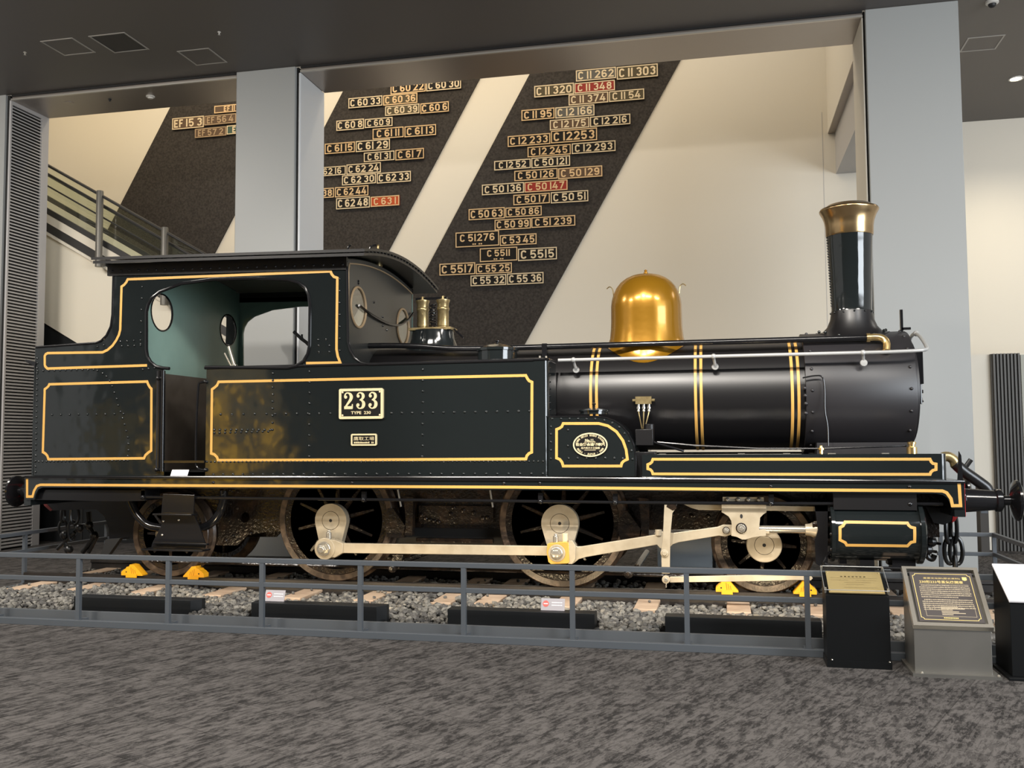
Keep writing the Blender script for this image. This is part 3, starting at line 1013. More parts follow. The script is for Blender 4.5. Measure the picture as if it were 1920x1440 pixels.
# loose ballast
BOX = [(-4.36, -3.10), (-2.565, -1.33), (-0.757, 0.492), (1.058, 2.262)]
def rock(seed):
    rnd = random.Random(seed)
    b = bmesh.new()
    bmesh.ops.create_icosphere(b, subdivisions=1, radius=1.0)
    sx, sy, sz = rnd.uniform(0.8, 1.25), rnd.uniform(0.7, 1.0), rnd.uniform(0.55, 0.85)
    vv = [Vector((v.co.x * sx, v.co.y * sy, v.co.z * sz)) * rnd.uniform(0.78, 1.18) for v in b.verts]
    ff = [tuple(v.index for v in f.verts) for f in b.faces]
    b.free()
    return vv, ff


rocks = [rock(s) for s in range(14)]
verts, faces, mids = [], [], []
rnd = random.Random(3)
sl_x = (-5.72, -5.05, -4.28, -3.45, -2.60, -1.85, -1.08, -0.66, 0.085, 0.83, 1.65, 2.33, 3.05, 3.75)


def stone(x, y, z, s):
    vv, ff = rocks[rnd.randrange(14)]
    R = Matrix.Rotation(rnd.uniform(0, 6.28), 3, 'Z') @ Matrix.Rotation(rnd.uniform(-0.6, 0.6), 3, 'X') @ Matrix.Rotation(rnd.uniform(-0.5, 0.5), 3, 'Y')
    o = len(verts)
    p = Vector((x, y, z))
    verts.extend([tuple(R @ v * s + p) for v in vv])
    faces.extend([tuple(i + o for i in f) for f in ff])
    mids.extend([0 if rnd.random() < 0.55 else 1] * len(ff))


for y0, y1, step in ((-2.17, -0.64, 0.050), (-0.47, 0.47, 0.075), (0.66, 1.56, 0.075)):
    y = y0
    while y < y1:
        x = -5.96
        while x < 4.13:
            xx, yy = x + rnd.uniform(-0.02, 0.02), y + rnd.uniform(-0.02, 0.02)
            on = any(abs(xx - s) < 0.115 for s in sl_x) and abs(yy) < 1.12
            h = 0.062 + 0.02 * math.sin(xx * 1.7) * math.sin(yy * 2.3) + rnd.uniform(-0.012, 0.02)
            if y1 < 0 and yy < -1.77 and any(b0 - 0.03 < xx < b1 + 0.03 for b0, b1 in BOX):
                x += step
                continue
            if not on:
                if rnd.random() < 0.95:
                    stone(xx, yy, h, rnd.uniform(0.022, 0.042))
            elif rnd.random() < 0.03:
                stone(xx, yy, 0.10, rnd.uniform(0.018, 0.026))
            x += step
        y += step
me = bpy.data.meshes.new('ballast_stones')
me.from_pydata(verts, [], faces)
me.materials.append(MATS['stone_light'])
me.materials.append(MATS['stone_dark'])
me.polygons.foreach_set('material_index', mids)
bal = bpy.data.objects.new('ballast_stones', me)
COL.objects.link(bal)
tag(bal, 'loose grey ballast stones filling the track bed', 'ballast', kind='stuff')

# dark floor light boxes in the ballast
blab = ['leftmost of the row', 'below the rear driving wheel', 'below the front driving wheel', 'at the right end of the row']
for i, (x0, x1) in enumerate(BOX):
    lb = empty('floor_light_box', ((x0 + x1) / 2, -1.88, 0.03), 'long dark grey light box on the ballast ' + blab[i], 'light box', 'light boxes along the fence')
    m = MB('box_grey')
    c = 0.05
    if i < 2:
        m.prism([(x0, -1.95), (x1 - 0.06, -1.95), (x1, -1.86), (x1, -1.80), (x0, -1.80)], 0.02, 0.182, 'z')
    else:
        m.box(x0, x1, -1.95, -1.80, 0.02, 0.182)
    part(m, 'housing', lb, smooth=0, bevel=0.003)
    m = MB('clear_acrylic')
    m.box(x0 + 0.03, x1 - 0.09, -1.797, -1.793, 0.13, 0.175)
    part(m, 'lens', lb, smooth=0)
    for k in (0.25, 0.75):
        xa = lerp(x0, x1, k)
        lamp('SPOT', 'uplight', (xa, -1.785, 0.165), (xa + 0.15, -0.70, 0.80), 15, (1.0, 0.76, 0.45), spot_size=2.3, spot_blend=0.7, shadow_soft_size=0.03)

# small notice cards
def card(name, x, y, z, w, h, tilt, label, red, cat='notice card'):
    e = empty(name, (x, y, z), label, cat)
    fr = lambda u, v, d=0: (u, -d * math.cos(tilt) + v * math.sin(tilt), v * math.cos(tilt) + d * math.sin(tilt))
    mm = MB('card_grey' if red else 'white_card')
    q = [fr(-w / 2, 0), fr(w / 2, 0), fr(w / 2, h), fr(-w / 2, h)]
    q2 = [fr(-w / 2, 0, 0.003), fr(w / 2, 0, 0.003), fr(w / 2, h, 0.003), fr(-w / 2, h, 0.003)]
    mm.add(q + q2, [(0, 1, 2, 3), (4, 5, 6, 7), (0, 1, 5, 4), (1, 2, 6, 5), (2, 3, 7, 6), (3, 0, 4, 7)])
    if red:
        mm.use('card_red')
        c = [fr(-w * 0.30 + 0.026 * math.cos(k * PI / 10), h * 0.55 + 0.026 * math.sin(k * PI / 10), 0.0045) for k in range(20)]
        mm.add(c, [tuple(range(20))])
        mm.use('white_card')
        mm.add([fr(u, v, 0.0052) for u, v in ((-w * 0.30 - 0.018, h * 0.55 - 0.004), (-w * 0.30 + 0.018, h * 0.55 - 0.004), (-w * 0.30 + 0.018, h * 0.55 + 0.004), (-w * 0.30 - 0.018, h * 0.55 + 0.004))], [(0, 1, 2, 3)])
        for zz in (0.62, 0.40):
            for k in range(7):
                u = -0.01 + k * 0.013
                mm.add([fr(u, h * zz, 0.0045), fr(u + 0.010, h * zz, 0.0045), fr(u + 0.010, h * zz + 0.008, 0.0045), fr(u, h * zz + 0.008, 0.0045)], [(0, 1, 2, 3)])
    else:
        mm.use('card_grey')
        for k in range(4):
            v = h * (0.25 + 0.16 * k)
            mm.add([fr(-w * 0.3, v, 0.0042), fr(w * 0.32, v, 0.0042), fr(w * 0.32, v + 0.003, 0.0042), fr(-w * 0.3, v + 0.003, 0.0042)], [(0, 1, 2, 3)])
    mm.build('card', e, smooth=0)
    ft = MB('card_grey' if red else 'white_card')
    ft.add([fr(-w / 2, 0), fr(w / 2, 0), (w / 2, 0.06, 0), (-w / 2, 0.06, 0), fr(-w / 2, 0, .004), fr(w / 2, 0, .004), (w / 2, 0.06, 0.003), (-w / 2, 0.06, 0.003)], [(0, 1, 2, 3), (4, 5, 6, 7), (0, 1, 5, 4), (2, 3, 7, 6)])
    ft.build('foot', e, smooth=0)


card('notice_card', -2.385, -1.87, 0.183, 0.19, 0.10, 0.35, 'small grey card with red circle on the light box under the rear driving wheel', True)
card('notice_card', 0.13, -1.87, 0.183, 0.20, 0.10, 0.35, 'small grey card with red circle on the light box under the front driving wheel', True)

# wheel chocks on the near rail
def chock(x0, x1, flip, label, yc=-0.566):
    e = empty('wheel_chock', ((x0 + x1) / 2, yc, 0.18), label, 'wheel chock', 'yellow wheel chocks on the rail')
    w = x1 - x0
    pts = [(0, 0), (1, 0), (1, 0.10), (0.66, 0.80), (0.60, 0.95), (0.40, 1.0), (0.36, 0.82), (0.26, 0.78), (0.20, 0.62), (0.13, 0.55), (0.02, 0.36), (0, 0.30)]
    if flip:
        pts = [(1 - u, v) for u, v in reversed(pts)]
    H = 0.118
    mm = MB('chock_yellow')
    P = [(-w / 2 + u * w, v * H) for u, v in pts]
    mm.prism(P, -0.05, 0.05)
    mm.use('chock_groove')
    for k in range(3):
        u = (0.50 + 0.09 * k)
        a, b = (u, 0.16), (u + 0.0 - 0.14 + 0.10, 0.74 - 0.12 * k)
        if flip:
            a, b = (1 - a[0], a[1]), (1 - b[0], b[1])
        mm.ribbon([(-w / 2 + a[0] * w, a[1] * H), (-w / 2 + b[0] * w, b[1] * H)], 0.008, -0.05, 0.0012)
    uc = 0.24 if not flip else 0.76
    mm.use('gap_black').cyl((-w / 2 + uc * w, -0.0515, 0.32 * H), (-w / 2 + uc * w, -0.04, 0.32 * H), 0.008, 12)
    mm.build('block', e, smooth=0, bevel=0.003)
    g = MB('chock_yellow')
    g.box(-w / 2 + (0.25 * w if not flip else 0.25 * w), w / 2 - 0.25 * w, -0.062, -0.05, -0.02, 0.02)
    g.box(-w / 2 + 0.25 * w, w / 2 - 0.25 * w, 0.05, 0.062, -0.02, 0.02)
    g.build('rail_clamp', e, smooth=0)


chock(-4.80, -4.545, False, 'yellow wheel chock behind the trailing wheel, leftmost of four')
chock(-4.06, -3.82, True, 'yellow wheel chock before the trailing wheel, second from the left')
chock(1.45, 1.655, False, 'yellow wheel chock behind the front wheel, right of the hanging lever')
chock(2.145, 2.35, True, 'yellow wheel chock before the front wheel, beside the black pedestal')

# grey stand beyond the locomotive
st = empty('display_stand', (1.05, 2.35, 0), 'pale blue grey display stand seen beyond the wheels behind the lever', 'display stand')
m = MB('stand_grey')
m.box(0.72, 1.40, 2.30, 2.40, 0.0, 0.40)
part(m, 'body', st, smooth=0)
m = MB('frame_white')
m.box(0.68, 1.52, 2.26, 2.42, 0.40, 0.43)
m.use('gap_black').box(1.40, 1.43, 2.29, 2.40, 0.0, 0.40)
part(m, 'top_bar', st, smooth=0)

# ------------------------------------------------------------------ pedestals
def slanted(mm, x0, x1, yf, yb3, zf, zb, t, inset=0.0):
    """a plate lying on the slope from (yf, zf) up to (yb3, zb), t thick on its upper side"""
    d = Vector((yb3 - yf, zb - zf)).normalized()
    n = Vector((-d.y, d.x))
    a = Vector((yf, zf)) + d * inset
    b = Vector((yb3, zb)) - d * inset
    pr = [(a.x, a.y), (b.x, b.y), (b.x + n.x * t, b.y + n.y * t), (a.x + n.x * t, a.y + n.y * t)]
    mm.prism(pr, x0 + inset, x1 - inset, 'x')


def slope_frame(x0, x1, yf, yb3, zf, zb, lift):
    d = Vector((yb3 - yf, zb - zf))
    L = d.length
    d.normalize()
    n = Vector((-d.y, d.x))
    xc = (x0 + x1) / 2

    def fr(u, v, dep=0.0):
        """u to the right, v up the slope, both from the middle"""
        q = Vector((yf, zf)) + d * (L / 2 + v) + n * (lift + dep)
        return (xc + u, q.x, q.y)
    return fr, L


# black pedestal with brass sheet under acrylic
pd = empty('plaque_pedestal', (2.42, -2.54, 0), 'black pedestal with a brass sheet under clear acrylic', 'pedestal', 'pedestals before the fence')
X0, X1, YF, YB, ZF, ZB = 2.225, 2.645, -2.665, -2.42, 0.505, 0.635
m = MB('pedestal_black')
m.prism([(YF, 0.02), (YB, 0.02), (YB, ZB - 0.01), (YF, ZF - 0.01)], X0, X1, 'x')
m.box(X0 - 0.005, X1 + 0.005, YF - 0.012, YB, 0.0, 0.05)
m.use('bright_steel')
for x in (X0 + 0.03, X1 - 0.01):
    m.lathe([(0.007, 0), (0.006, 0.005), (0, 0.007)], (x, YF - 0.005, 0.05), 'z', 8)
part(m, 'body', pd, smooth=20)
m = MB('brass_sheet')
slanted(m, X0 + 0.012, X1 - 0.012, YF, YB, ZF, ZB, 0.006, 0.012)
fr, L = slope_frame(X0, X1, YF, YB, ZF, ZB, 0.0065)
m.use('old_brass')
for v, u0, u1 in ((0.045, -0.16, 0.16), (0.02, -0.16, -0.04), (0.02, 0.01, 0.15), (-0.005, -0.07, 0.11), (-0.03, -0.06, 0.06), (-0.065, -0.08, 0.15)):
    m.add([fr(u0, v), fr(u1, v), fr(u1, v + 0.002), fr(u0, v + 0.002)], [(0, 1, 2, 3)])
for k in range(7):
    u = -0.09 + k * 0.026
    m.add([fr(u, 0.058), fr(u + 0.014, 0.058), fr(u + 0.014, 0.070), fr(u, 0.070)], [(0, 1, 2, 3)])
for su in (-1, 1):
    for sv in (-1, 1):
        c = fr(su * 0.175, sv * (L / 2 - 0.03))
        m.ball(c, 0.006, 8)
part(m, 'brass_sheet', pd, smooth=20)
m = MB('clear_acrylic')
slanted(m, X0 - 0.018, X1 + 0.012, YF - 0.005, YB + 0.01, ZF + 0.028, ZB + 0.03, 0.005)
part(m, 'acrylic_cover', pd, smooth=0)
m = MB('bright_steel')
fr2, L2 = slope_frame(X0 - 0.018, X1 + 0.012, YF - 0.005, YB + 0.01, ZF + 0.028, ZB + 0.03, 0.0)
for su in (-1, 1):
    for sv in (-1, 1):
        m.cyl(fr2(su * 0.208, sv * (L2 / 2 - 0.012), -0.03), fr2(su * 0.208, sv * (L2 / 2 - 0.012), 0.012), 0.007, 10)
e2 = fr2(-0.215, -L2 / 2, 0.003), fr2(0.215, -L2 / 2, 0.003), fr2(0.215, L2 / 2, 0.003), fr2(-0.215, L2 / 2, 0.003)
m.use('handrail_white').tube(list(e2), 0.0028, 6, closed=True)
part(m, 'stand_offs', pd, smooth=30)

# brushed steel pedestal with dark plaque
ps = empty('plaque_pedestal', (3.03, -2.62, 0), 'brushed steel pedestal with a dark gold lettered plaque', 'pedestal', 'pedestals before the fence')
X0, X1, YF, YB, ZF, ZB = 2.772, 3.272, -2.80, -2.41, 0.322, 0.665
m = MB('steel_brushed')
m.prism([(YF + 0.015, 0.02), (YB - 0.03, 0.02), (YB - 0.03, ZB - 0.05), (YF + 0.015, ZF)], X0 + 0.004, X1 - 0.012, 'x')
part(m, 'body', ps, smooth=0, bevel=0.002)
m = MB('steel_brushed')
m.box(X0 - 0.02, X1 + 0.03, YF - 0.045, YB, 0.0, 0.022)
m.use('bright_steel')
for x in (X0 + 0.04, X1 + 0.015):
    m.lathe([(0.009, 0), (0.009, 0.006), (0.005, 0.010), (0, 0.011)], (x, YF - 0.025, 0.022), 'z', 10)
part(m, 'base_plate', ps, smooth=20)
m = MB('bright_steel')
fr, L = slope_frame(X0, X1, YF, YB, ZF, ZB, 0.0)
W2 = (X1 - X0) / 2
for u0, u1, v0, v1 in ((-W2, W2, -L / 2, -L / 2 + 0.028), (-W2, W2, L / 2 - 0.022, L / 2), (-W2, -W2 + 0.028, -L / 2 + 0.028, L / 2 - 0.022), (W2 - 0.028, W2, -L / 2 + 0.028, L / 2 - 0.022)):
    q = [fr(u0, v0, -0.02), fr(u1, v0, -0.02), fr(u1, v1, -0.02), fr(u0, v1, -0.02), fr(u0, v0, 0.02), fr(u1, v0, 0.02), fr(u1, v1, 0.02), fr(u0, v1, 0.02)]
    m.add(q, [(0, 1, 2, 3), (4, 5, 6, 7), (0, 1, 5, 4), (1, 2, 6, 5), (2, 3, 7, 6), (3, 0, 4, 7)])
part(m, 'tray_frame', ps, smooth=0)
m = MB('plaque_dark')
pw, pv = 0.205, L / 2 - 0.042
q = [fr(-pw, -pv, 0.0), fr(pw, -pv, 0.0), fr(pw, pv, 0.0), fr(-pw, pv, 0.0), fr(-pw, -pv, 0.010), fr(pw, -pv, 0.010), fr(pw, pv, 0.010), fr(-pw, pv, 0.010)]
m.add(q, [(0, 1, 2, 3), (4, 5, 6, 7), (0, 1, 5, 4), (1, 2, 6, 5), (2, 3, 7, 6), (3, 0, 4, 7)])
fp = lambda u, v, d=0.0: fr(u, v, 0.0104 + d)
m.use('plaque_gold')
bw, bv, cn = pw - 0.017, pv - 0.017, 0.018
border = arc2(-bw, bv, cn, cn, 270, 360, 4) + arc2(bw, bv, cn, cn, 180, 270, 4) + arc2(bw, -bv, cn, cn, 90, 180, 4) + arc2(-bw, -bv, cn, cn, 0, 90, 4)
m.ribbon(border, 0.004, 0, 0.0006, True, fr=lambda u, v, d: fp(u, v, d))
put_text(m, '重要文化財(歴史資料)', 0.02, lambda u, v: fp(u, bv - 0.040 + v, 0.0005), width=0.24, height=0.017)
put_text(m, '230形233号蒸気機関車', 0.03, lambda u, v: fp(u - 0.008, bv - 0.072 + v, 0.0005), width=0.285, height=0.026, bold=0.0004)
m.add([fp(u, v, 0.0005) for u, v in ((0.135, bv - 0.050), (0.150, bv - 0.057), (0.165, bv - 0.050), (0.165, bv - 0.024), (0.135, bv - 0.024))], [(0, 1, 2, 3, 4)])
m.use('plaque_text')
rnd2 = random.Random(11)
m.add([fp(-0.155, bv - 0.092, 0.0005), fp(0.165, bv - 0.092, 0.0005), fp(0.165, bv - 0.0935, 0.0005), fp(-0.155, bv - 0.0935, 0.0005)], [(0, 1, 2, 3)])
for row in range(13):
    v = bv - 0.108 - row * 0.0172 - (0.006 if row >= 7 else 0)
    u, end = (-0.145 if row in (0, 7) else -0.158), (0.02 if row in (12,) else 0.075 if row == 6 else 0.165)
    while u < end:
        w = rnd2.uniform(0.0045, 0.0085)
        hh = rnd2.uniform(0.0065, 0.0095)
        m.add([fp(u, v, 0.0005), fp(u + w, v, 0.0005), fp(u + w, v + hh, 0.0005), fp(u, v + hh, 0.0005)], [(0, 1, 2, 3)])
        u += w + rnd2.uniform(0.0018, 0.004)
vb0, vb1 = -bv + 0.030, -bv + 0.135
m.ribbon([(-0.15, vb0), (0.165, vb0), (0.165, vb1), (-0.15, vb1)], 0.0022, 0, 0.0005, True, fr=lambda u, v, d: fp(u, v, d))
for k in range(7):
    u0, u1 = (-0.05, 0.02 + 0.04 * (k % 3))
    v = vb1 - 0.018 - k * 0.0125
    m.add([fp(u0, v, 0.0005), fp(u1, v, 0.0005), fp(u1, v + 0.006, 0.0005), fp(u0, v + 0.006, 0.0005)], [(0, 1, 2, 3)])
for u, hh in ((-0.125, 0.03), (-0.118, 0.012), (-0.108, 0.022), (-0.092, 0.030), (-0.085, 0.008)):
    m.add([fp(u, vb1 - 0.05, 0.0005), fp(u + 0.0025, vb1 - 0.05, 0.0005), fp(u + 0.0025, vb1 - 0.05 + hh, 0.0005), fp(u, vb1 - 0.05 + hh, 0.0005)], [(0, 1, 2, 3)])
m.use('plaque_gold')
for k in range(9):
    u = -0.045 + k * 0.0105
    m.add([fp(u, -bv + 0.012, 0.0005), fp(u + 0.008, -bv + 0.012, 0.0005), fp(u + 0.008, -bv + 0.021, 0.0005), fp(u, -bv + 0.021, 0.0005)], [(0, 1, 2, 3)])
part(m, 'plaque', ps, smooth=0)

# black pedestal with white panel, cut by the right edge
pw_ = empty('plaque_pedestal', (3.62, -2.65, 0), 'black pedestal with a sloping white panel at the right edge', 'pedestal', 'pedestals before the fence')
X0, X1, YF, YB, ZF, ZB = 3.375, 3.86, -2.80, -2.42, 0.51, 0.70
m = MB('pedestal_black')
m.prism([(YF, 0.02), (YB, 0.02), (YB, ZB - 0.01), (YF, ZF - 0.01)], X0, X1 - 0.01, 'x')
m.box(X0 - 0.03, X1 + 0.02, YF - 0.04, YB, 0.0, 0.02)
part(m, 'body', pw_, smooth=0, bevel=0.003)
m = MB('white_card')
slanted(m, X0 - 0.005, X1, YF - 0.01, YB, ZF - 0.005, ZB, 0.012)
fr, L = slope_frame(X0, X1, YF, YB, ZF, ZB, 0.0125)
m.use('card_grey')
for k in range(8):
    v = -L / 2 + 0.06 + k * 0.022
    m.add([fr(-0.15, v), fr(0.17, v), fr(0.17, v + 0.004), fr(-0.15, v + 0.004)], [(0, 1, 2, 3)])
part(m, 'white_panel', pw_, smooth=0)

# ------------------------------------------------------------------ the locomotive
loco = empty('steam_locomotive', (-1.0, 0, 0.18), 'glossy black tank locomotive with gold dome and copper topped chimney', 'locomotive')
YT, YV = -1.02, -1.08
ZB_, RB, RS = 2.03, 0.535, 0.585        # boiler axis height, barrel and smokebox radius
ZX = 2.045


def P(mb, name, **kw):
    return part(mb, name, loco, **kw)


# --- running board, valance with gold line
VAL = [(-5.632, 1.256), (-0.385, 1.259), (3.52, 1.233), (3.512, 1.005), (3.417, 1.004), (3.405, 1.044), (3.382, 1.089), (3.349, 1.116), (3.295, 1.126), (1.919, 1.132), (-0.386, 1.14), (-2.986, 1.14), (-5.422, 1.14), (-5.473, 1.123), (-5.504, 1.073), (-5.522, 1.012), (-5.625, 1.011)]
VLINE = [(-5.613, 1.245), (-5.607, 1.044), (-5.542, 1.045), (-5.524, 1.106), (-5.493, 1.154), (-5.449, 1.168), (-2.987, 1.166), (-0.386, 1.165), (1.92, 1.153), (3.253, 1.151), (3.346, 1.149), (3.379, 1.134), (3.411, 1.085), (3.421, 1.026), (3.484, 1.027), (3.478, 1.219)]
m = MB('gloss_black')
for s in (-1, 1):
    m.prism(VAL, s * 1.06, s * 1.08)
m.use('trim_black')
zr = VAL[0][1]
m.prism([(VAL[0][0], zr - 0.02), (VAL[2][0], VAL[2][1] - 0.02), (VAL[2][0], VAL[2][1] + 0.002), (VAL[0][0], zr + 0.002)], -1.095, 1.095)
m.tube([(p[0], -1.088, p[1] - 0.004) for p in (VAL[0], VAL[1], VAL[2])], 0.011, 8)
m.use('gold_line').ribbon(VLINE, 0.026, YV)
m.use('trim_black')
for px in [(-3.453, 1.197), (-1.973, 1.201), (-0.462, 1.201), (-0.122, 1.203), (1.943, 1.182), (3.085, 1.182)]:
    m.rivet(px[0], YV, px[1], 0.014)
P(m, 'running_board')

# --- buffer beams and buffers
m = MB('gloss_black')
m.box(3.44, 3.525, -1.06, 1.06, 0.93, 1.225)
m.use('signal_red').box(3.525, 3.53, -1.05, 1.05, 0.935, 1.22)
P(m, 'front_buffer_beam')
m = MB('gloss_black')
m.box(-5.66, -5.58, -1.06, 1.06, 0.95, 1.235)
m.use('signal_red').box(-5.665, -5.66, -1.05, 1.05, 0.955, 1.23)
P(m, 'rear_buffer_beam')
for s in (-1, 1):
    m = MB('trim_black')
    m.lathe([(0.125, 3.53), (0.125, 3.55), (0.105, 3.56), (0.084, 3.80), (0.098, 3.81), (0.098, 3.85), (0.085, 3.86), (0.042, 3.865), (0.042, 3.93)], (0, s * 0.87, 1.06), 'x', 28)
    o = P(m, 'front_buffer')
    m = MB('trim_black')
    m.lathe([(0.05, 3.925), (0.12, 3.945), (0.172, 3.965), (0.176, 3.985), (0.14, 4.005), (0.0, 4.012)], (0, s * 0.87, 1.06), 'x', 36)
    q = sub(m, 'buffer_head', None)
    q.parent = o
    q.matrix_parent_inverse = Matrix.Identity(4)
    m = MB('trim_black')
    m.lathe([(0.125, -5.66), (0.11, -5.69), (0.085, -5.80), (0.045, -5.81), (0.045, -5.88)], (0, s * 0.87, 1.088), 'x', 28)
    o = P(m, 'rear_buffer')
    m = MB('trim_black')
    m.lathe([(0.05, -5.87), (0.12, -5.885), (0.165, -5.90), (0.168, -5.92), (0.13, -5.94), (0.0, -5.947)], (0, s * 0.87, 1.088), 'x', 36)
    sub(m, 'buffer_head', o)

# --- frames
def circ(cx, cz, r, n=20):
    return [(cx + r * math.cos(2 * PI * k / n), cz + r * math.sin(2 * PI * k / n)) for k in range(n)]


AX = [(-4.231, 0.629, 0.449), (-2.349, 0.8025, 0.6225), (0.0, 0.8025, 0.6225), (1.8915, 0.629, 0.449)]
m = MB('gear_brown')
FR = [(-5.45, 0.95), (-5.0, 0.92), (-4.80, 0.80), (-4.62, 0.58), (-4.40, 0.50), (-3.86, 0.50), (-3.52, 0.505), (-3.40, 0.62), (-3.1, 0.66), (-2.75, 0.66), (-2.62, 0.50), (-2.08, 0.50), (-1.95, 0.72), (-0.40, 0.72), (-0.27, 0.50), (0.27, 0.50), (0.40, 0.72), (1.42, 0.74), (1.55, 0.48), (2.2, 0.48), (2.35, 0.66), (3.44, 0.70), (3.44, 1.24), (-5.45, 1.24)]
hole = circ(*(-3.438, 0.802), 0.055)
for s in (-1, 1):
    m.prism(FR, s * 0.43, s * 0.46, holes=[hole])
for px in [(-3.71, 1.083), (-3.622, 1.095), (-3.528, 1.073), (-3.572, 0.603), (-3.659, 0.551), (-3.368, 0.634), (-0.91, 0.91), (-1.033, 0.872), (-1.347, 0.901), (-1.257, 0.87), (-0.938, 0.787), (-1.235, 0.795), (1.061, 0.883), (1.232, 0.87), (1.392, 0.866), (-3.683, 0.913), (-3.608, 0.948), (-3.526, 0.897)]:
    m.rivet(px[0], -0.46, px[1], 0.02)
P(m, 'main_frame', smooth=20)
m = MB('matt_black')
m.box(-5.3, 3.3, -0.40, 0.40, 0.95, 1.22)
m.box(-1.75, -0.55, -0.44, 0.44, 0.55, 0.80)
m.box(2.45, 3.2, -0.44, 0.44, 0.60, 1.22)
P(m, 'frame_stays', smooth=0)
m = MB('gear_brown')
a, b = (-1.505, 0.623), (-0.709, 0.583)
m.box(a[0], b[0], -0.54, -0.47, b[1], a[1])
a, b = (-1.487, 0.946), (-0.708, 0.783)
m.box(a[0], b[0], -0.50, -0.46, b[1], a[1])
for px in [(-1.459, 0.849), (-1.414, 0.817), (-1.369, 0.802), (-1.324, 0.792), (-1.279, 0.781), (-1.15, 0.863), (-1.022, 0.896), (-0.911, 0.876), (-0.817, 0.824), (-0.768, 0.83), (-1.122, 0.927)]:
    m.rivet(px[0], -0.50, px[1], 0.022)
P(m, 'ash_pan', smooth=20)
# rear guard plate and guard iron
m = MB('trim_black')
RG = [(-5.722, 1.111), (-4.263, 1.112), (-4.261, 1.006), (-4.577, 0.998), (-5.652, 1.008)]
m.prism(RG, -1.02, -0.75)
RG2 = [(-5.813, 1.018), (-4.682, 1.002), (-4.666, 0.567), (-4.986, 0.55), (-4.995, 0.677), (-5.05, 0.803), (-5.151, 0.877), (-5.304, 0.876), (-5.707, 0.86), (-5.791, 0.936)]
m.prism(RG2, -0.57, -0.54)
m.use('matt_black').prism([(-4.963, 0.567), (-4.788, 0.581), (-4.851, 0.5), (-4.959, 0.361), (-5.044, 0.359), (-4.994, 0.48)], -0.66, -0.60)
m.use('dull_red').prism([(-5.86, 0.988), (-5.819, 0.995), (-5.777, 0.936), (-5.7, 0.866), (-5.727, 0.854), (-5.804, 0.912)], -0.575, -0.57)
P(m, 'rear_guard_plate', smooth=0)

# --- wheels
def wheel(x, z, r, spokes, a0, hub_r, crank, name):
    w = MB('gear_brown')
    rim = r - 0.065
    # rim ring
    w.lathe([(rim - 0.055, -0.585), (rim, -0.59), (rim, -0.49), (rim - 0.055, -0.50), (rim - 0.055, -0.585)], (x, 0, z), 'y', 56)
    w.lathe([(0.0, -0.63), (hub_r * 0.8, -0.63), (hub_r * 0.95, -0.60), (hub_r * 0.95, -0.49), (0, -0.48)], (x, 0, z), 'y', 28)
    for k in range(spokes):
        a = math.radians(a0) + 2 * PI * k / spokes
        d = Vector((math.cos(a), 0, math.sin(a)))
        t = Vector((-math.sin(a), 0, math.cos(a)))
        c = Vector((x, 0, z))
        i0, i1 = c + d * hub_r * 0.7, c + d * (rim - 0.03)
        v = []
        for p, hw, y0, y1 in ((i0, 0.036, -0.615, -0.50), (i1, 0.021, -0.575, -0.51)):
            v += [p + t * hw + Vector((0, (y0 + y1) / 2 - 0.015, 0)), p + t * hw * 0.45 + Vector((0, y0, 0)), p - t * hw * 0.45 + Vector((0, y0, 0)), p - t * hw + Vector((0, (y0 + y1) / 2 - 0.015, 0)), p - t * hw * 0.5 + Vector((0, y1, 0)), p + t * hw * 0.5 + Vector((0, y1, 0))]
        w.add([tuple(q) for q in v], [(q, (q + 1) % 6, 6 + (q + 1) % 6, 6 + q) for q in range(6)])
    o = P(w, name, smooth=30)
    ty = MB('tyre_brown')
    ty.lathe([(rim, -0.575), (rim + 0.005, -0.60), (r - 0.006, -0.602), (r, -0.595), (r + 0.004, -0.51), (r + 0.028, -0.49), (r + 0.026, -0.472), (rim, -0.47), (rim, -0.575)], (x, 0, z), 'y', 72)
    sub(ty, 'tyre', o, smooth=30)
    if crank:
        h = MB('rod_steel')
        pin = crank
        d = Vector((pin[0] - x, pin[1] - z))
        L = d.length
        th = math.atan2(d.y, d.x)
        R1, R2 = hub_r, 0.105
        be = math.acos((R1 - R2) / L)
        pts = arc2(x, z, R1, R1, math.degrees(th + be), math.degrees(th + 2 * PI - be), 28)
        pts += arc2(x + d.x, z + d.y, R2, R2, math.degrees(th - be), math.degrees(th + be), 12)
        h.prism(pts, -0.72, -0.635)
        h.use('gap_black').cyl((x, -0.7218, z), (x, -0.70, z), 0.016, 16)
        h.use('gear_brown')
        ring = [(x + 0.092 * math.cos(2 * PI * k / 40), z + 0.092 * math.sin(2 * PI * k / 40)) for k in range(40)]
        h.ribbon(ring, 0.004, -0.72, 0.0006, True)
        sub(h, 'crank_web', o, smooth=30)
    else:
        h = MB('rod_steel')
        h.lathe([(hub_r, -0.63), (hub_r, -0.715), (hub_r - 0.006, -0.72), (0, -0.72)], (x, 0, z), 'y', 48)
        h.use('gap_black').cyl((x, -0.7218, z), (x, -0.70, z), 0.016, 16)
        h.use('gear_brown')
        ring = [(x + 0.086 * math.cos(2 * PI * k / 40), z + 0.086 * math.sin(2 * PI * k / 40)) for k in range(40)]
        h.ribbon(ring, 0.004, -0.72, 0.0006, True)
        sub(h, 'hub_cap', o, smooth=30)
    return o


